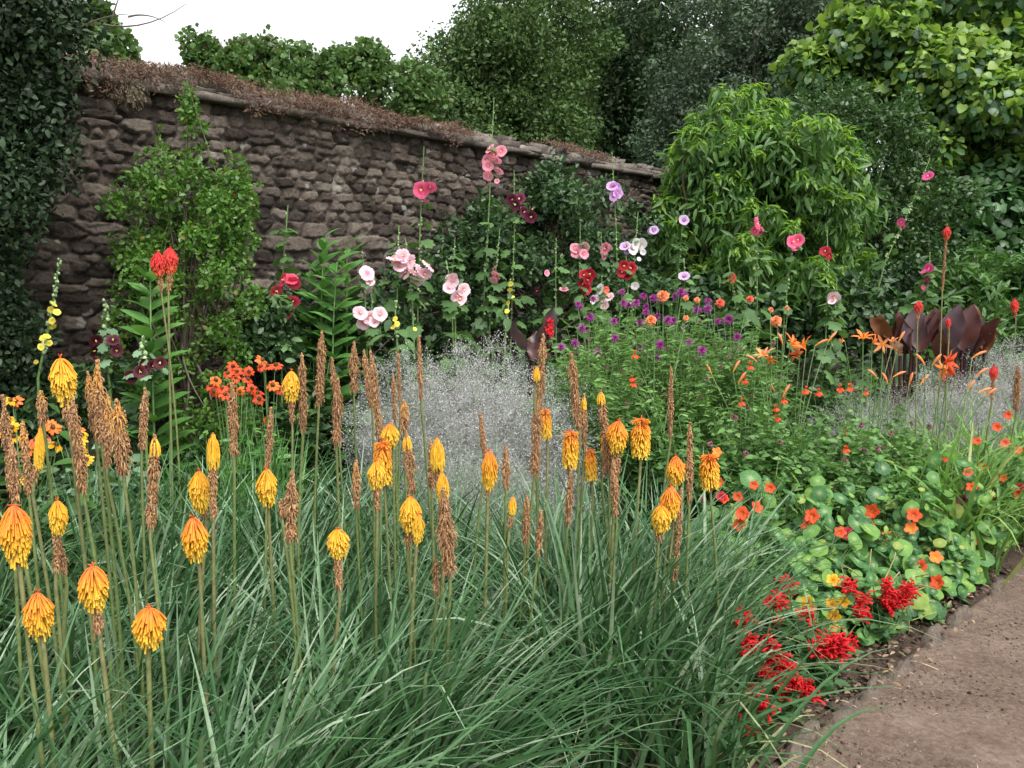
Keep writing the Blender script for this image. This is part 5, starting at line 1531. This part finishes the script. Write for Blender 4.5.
for (x, yt, yf, yb, w, Y, ln, lab) in [
        (158, 252, 276, 292, 15, 3.7, .05, 'left coral red poker of the tall pair by the wall shrub'),
        (170, 248, 273, 292, 16, 3.75, -.12, 'right coral red poker of the tall pair by the wall shrub'),
        (947, 227, 239, 290, 8, 5.6, .05, 'very tall poker with a tiny red tip in front of the vine'),
        (919, 301, 313, 322, 9, 5.3, 0, 'small red poker bud in front of the bronze cannas'),
        (948, 318, 328, 330, 6, 5.4, 0, 'tiny red poker bud beside the tall thin stem before the cannas'),
        (994, 366, 380, 400, 9, 4.9, 0, 'small red poker right of the large daylily flowers'),
        (1015, 299, 313, 318, 8, 6.4, .04, 'loose red poker at the right edge above the lilac haze')]:
    poker(lab, x, yt, yf, yb, w, Y, style='r', lean=ln)

SPENT = [
    (3, 398, 500, 10, 2.0, 0, 0, 'leftmost brown spent poker touching the edge of the photo'),
    (12, 448, 506, 14, 1.8, 0, 0, 'brown spent poker right above the fat orange head at the left edge'),
    (23, 424, 500, 10, 2.0, 0, 0, 'thin brown spent poker between the left edge and the pale yellow one'),
    (41, 395, 426, 11, 2.05, 0, 0, 'brown spent poker standing over the slim pale yellow one at the left'),
    (72, 400, 500, 14, 2.0, 0, 0, 'stout brown spent poker right under the tallest yellow poker'),
    (88, 375, 440, 10, 2.1, 0, .02, 'brown spent poker just left of the tall pale topped brown one'),
    (97, 363, 446, 13, 2.05, 0, -.03, 'tall brown spent poker with a pale orange top at the left'),
    (108, 398, 470, 10, 2.05, 0, 0, 'thin brown spent poker hidden behind the broad ginger one'),
    (117, 403, 478, 22, 1.95, 0, -.1, 'broad ginger brown spent poker drooping to the right'),
    (145, 391, 452, 10, 2.3, 0, 0, 'narrow dark brown spent poker below the maroon hollyhock'),
    (155, 438, 532, 13, 1.95, 0, .06, 'long brown spent poker with a leaning tip left of the yellow cone'),
    (232, 384, 458, 12, 2.45, 0, 0, 'tall dark brown spent poker in front of the red orange heleniums'),
    (271, 410, 470, 8, 2.6, 0, 0, 'thin brown spent poker standing over the yellow cone left of centre'),
    (292, 474, 545, 16, 2.0, 0, .03, 'stout brown spent poker below and right of the crossed yellow cone'),
    (281, 504, 520, 7, 2.1, 0, 0, 'little reddish brown poker stub left of the stout brown one'),
    (302, 355, 436, 11, 2.8, 0, -.06, 'bent brown spent poker hugging the tall yellow one by the heleniums'),
    (322, 332, 408, 11, 2.9, 0, .03, 'highest brown spent poker in the dense middle group'),
    (332, 360, 400, 7, 3.0, 0, 0, 'small thin brown spent poker right of the highest one'),
    (338, 380, 448, 12, 2.75, 0, .02, 'thick low brown spent poker in the dense middle group'),
    (354, 344, 394, 12, 3.0, 0, .04, 'bushy topped brown spent poker over the dense middle group'),
    (364, 352, 410, 8, 3.0, 0, 0, 'brown spent poker pressed left of the long drooping one'),
    (371, 352, 445, 10, 2.85, 0, -.04, 'long drooping brown spent poker at the right of the dense group'),
    (393, 376, 424, 5, 3.1, 0, 0, 'wiry brown spent poker in front of the left haze edge'),
    (398, 352, 404, 4, 3.2, 0, 0, 'thinnest wiry brown spent poker before the lilac haze'),
    (419, 338, 402, 6, 3.2, 0, 0, 'tall thin brown spent poker standing alone before the lilac haze'),
    (404, 404, 436, 12, 2.6, 0, .0, 'bulb shaped pale brown spent poker above the loose yellow ones'),
    (407, 436, 496, 12, 2.35, 0, -.08, 'twisted brown spent poker with a yellow fringe left of the curved finger'),
    (431, 444, 492, 8, 2.4, 0, 0, 'thin brown spent poker just left of the curved yellow finger'),
    (356, 464, 512, 10, 2.35, 0, -.02, 'short brown spent poker with an orange tip left of the orange pair'),
    (443, 490, 582, 22, 2.05, .0, .0, 'large shaggy brown spent poker hanging at the centre'),
    (481, 416, 462, 6, 2.6, 0, 0, 'needle thin brown spent poker left of the centre orange one'),
    (506, 449, 492, 9, 2.5, 0, 0, 'short brown spent poker right of the centre orange one'),
    (543, 336, 408, 11, 2.8, 0, .03, 'long brown spent poker reaching up to the bronze canna'),
    (538, 402, 478, 12, 2.6, 0, .02, 'brown spent poker below the long one at the canna'),
    (571, 354, 430, 12, 2.75, 0, -.1, 'curved top brown spent poker standing before the bergamot'),
    (601, 392, 474, 11, 2.7, 0, 0, 'brown spent poker with a yellow tip left of the broad cone'),
    (584, 397, 450, 7, 2.75, 0, 0, 'narrow brown spent poker with a pale hooked yellow tip'),
    (571, 472, 530, 10, 2.6, 0, 0, 'long brown tail of a spent poker below the cylindrical orange one'),
    (671, 368, 440, 6, 3.0, 0, 0, 'slender brown spent poker in front of the bergamot leaves'),
    (690, 424, 505, 9, 2.65, 0, 0, 'dark brown spent poker between the stacked three and the rightmost one'),
    (527, 498, 548, 9, 2.45, 0, .02, 'left one of two short brown spent pokers below the centre'),
    (541, 514, 560, 8, 2.4, 0, .02, 'right one of two short brown spent pokers below the centre'),
    (613, 462, 520, 9, 2.6, 0, 0, 'frayed brown spent poker under the broad orange cone'),
    (681, 490, 590, 8, 2.55, .15, 0, 'long frayed brown spent poker under the stacked three'),
    (436, 560, 600, 8, 2.1, -.0, .05, 'reddish brown leaning stem end under the large shaggy poker'),
    (58, 536, 580, 9, 1.9, 0, 0, 'brown spent poker below the narrow yellow one near the left edge'),
    (1018, 366, 412, 9, 4.6, 0, .02, 'brown spent poker at the right edge above the nasturtiums'),
]
for s_ in SPENT:
    x, yt, yb, w, Y, ln, cv, lab = s_
    warm = .8 if 'ginger' in lab or 'orange top' in lab or 'pale' in lab or 'orange tip' in lab else 0
    spent(lab, x, yt, yb, w, Y, ln, cv, warm, 'yellow' in lab and ('tip' in lab or 'fringe' in lab))

# fallen leaves and a straw on the path
for (px, py, sz, lab) in [(1015, 566, .11, 'curled pale brown dead leaf at the right edge of the path'), (1004, 574, .09, 'dull brown dead leaf just left of the pale one at the right edge'), (1000, 586, .07, 'small ginger dead leaf nearest the nasturtiums'), (975, 606, .07, 'orange dead leaf fallen on the path edge under the nasturtiums')]:
    Y = EYE * F / (py - 300) * .985
    c = gnd(px, Y); c[2] = .03
    mb = MB(); scatter(mb, leaf_tpl(.6, .35, .5, ((.2, .75), (.5, 1), (.8, .6))), c[None], rdirs(1) * [1, 1, .1], np.array([[.2, -.3, 1.]]), [sz])
    tag(mb.build('dead_leaf', G['deadleaf'] if 'deadleaf' in G else G.setdefault('deadleaf', leafmat('dead leaves', [(.22, .12, .08), (.34, .22, .15), (.44, .30, .22)], .15, .8, .2)), origin=c), lab, 'leaf', 'fallen leaves on the path edge')
c = gnd(935, EYE * F / (683 - 300)); mb = MB()
tubes(mb, path(c + (-.06, .05, .015), c + (.05, -.06, .02), (0, 0, .01), 6)[None], .003, 5)
tag(mb.build('straw_stalk', G['straw'], origin=c), 'single pale straw stalk lying on the path', 'stalk')
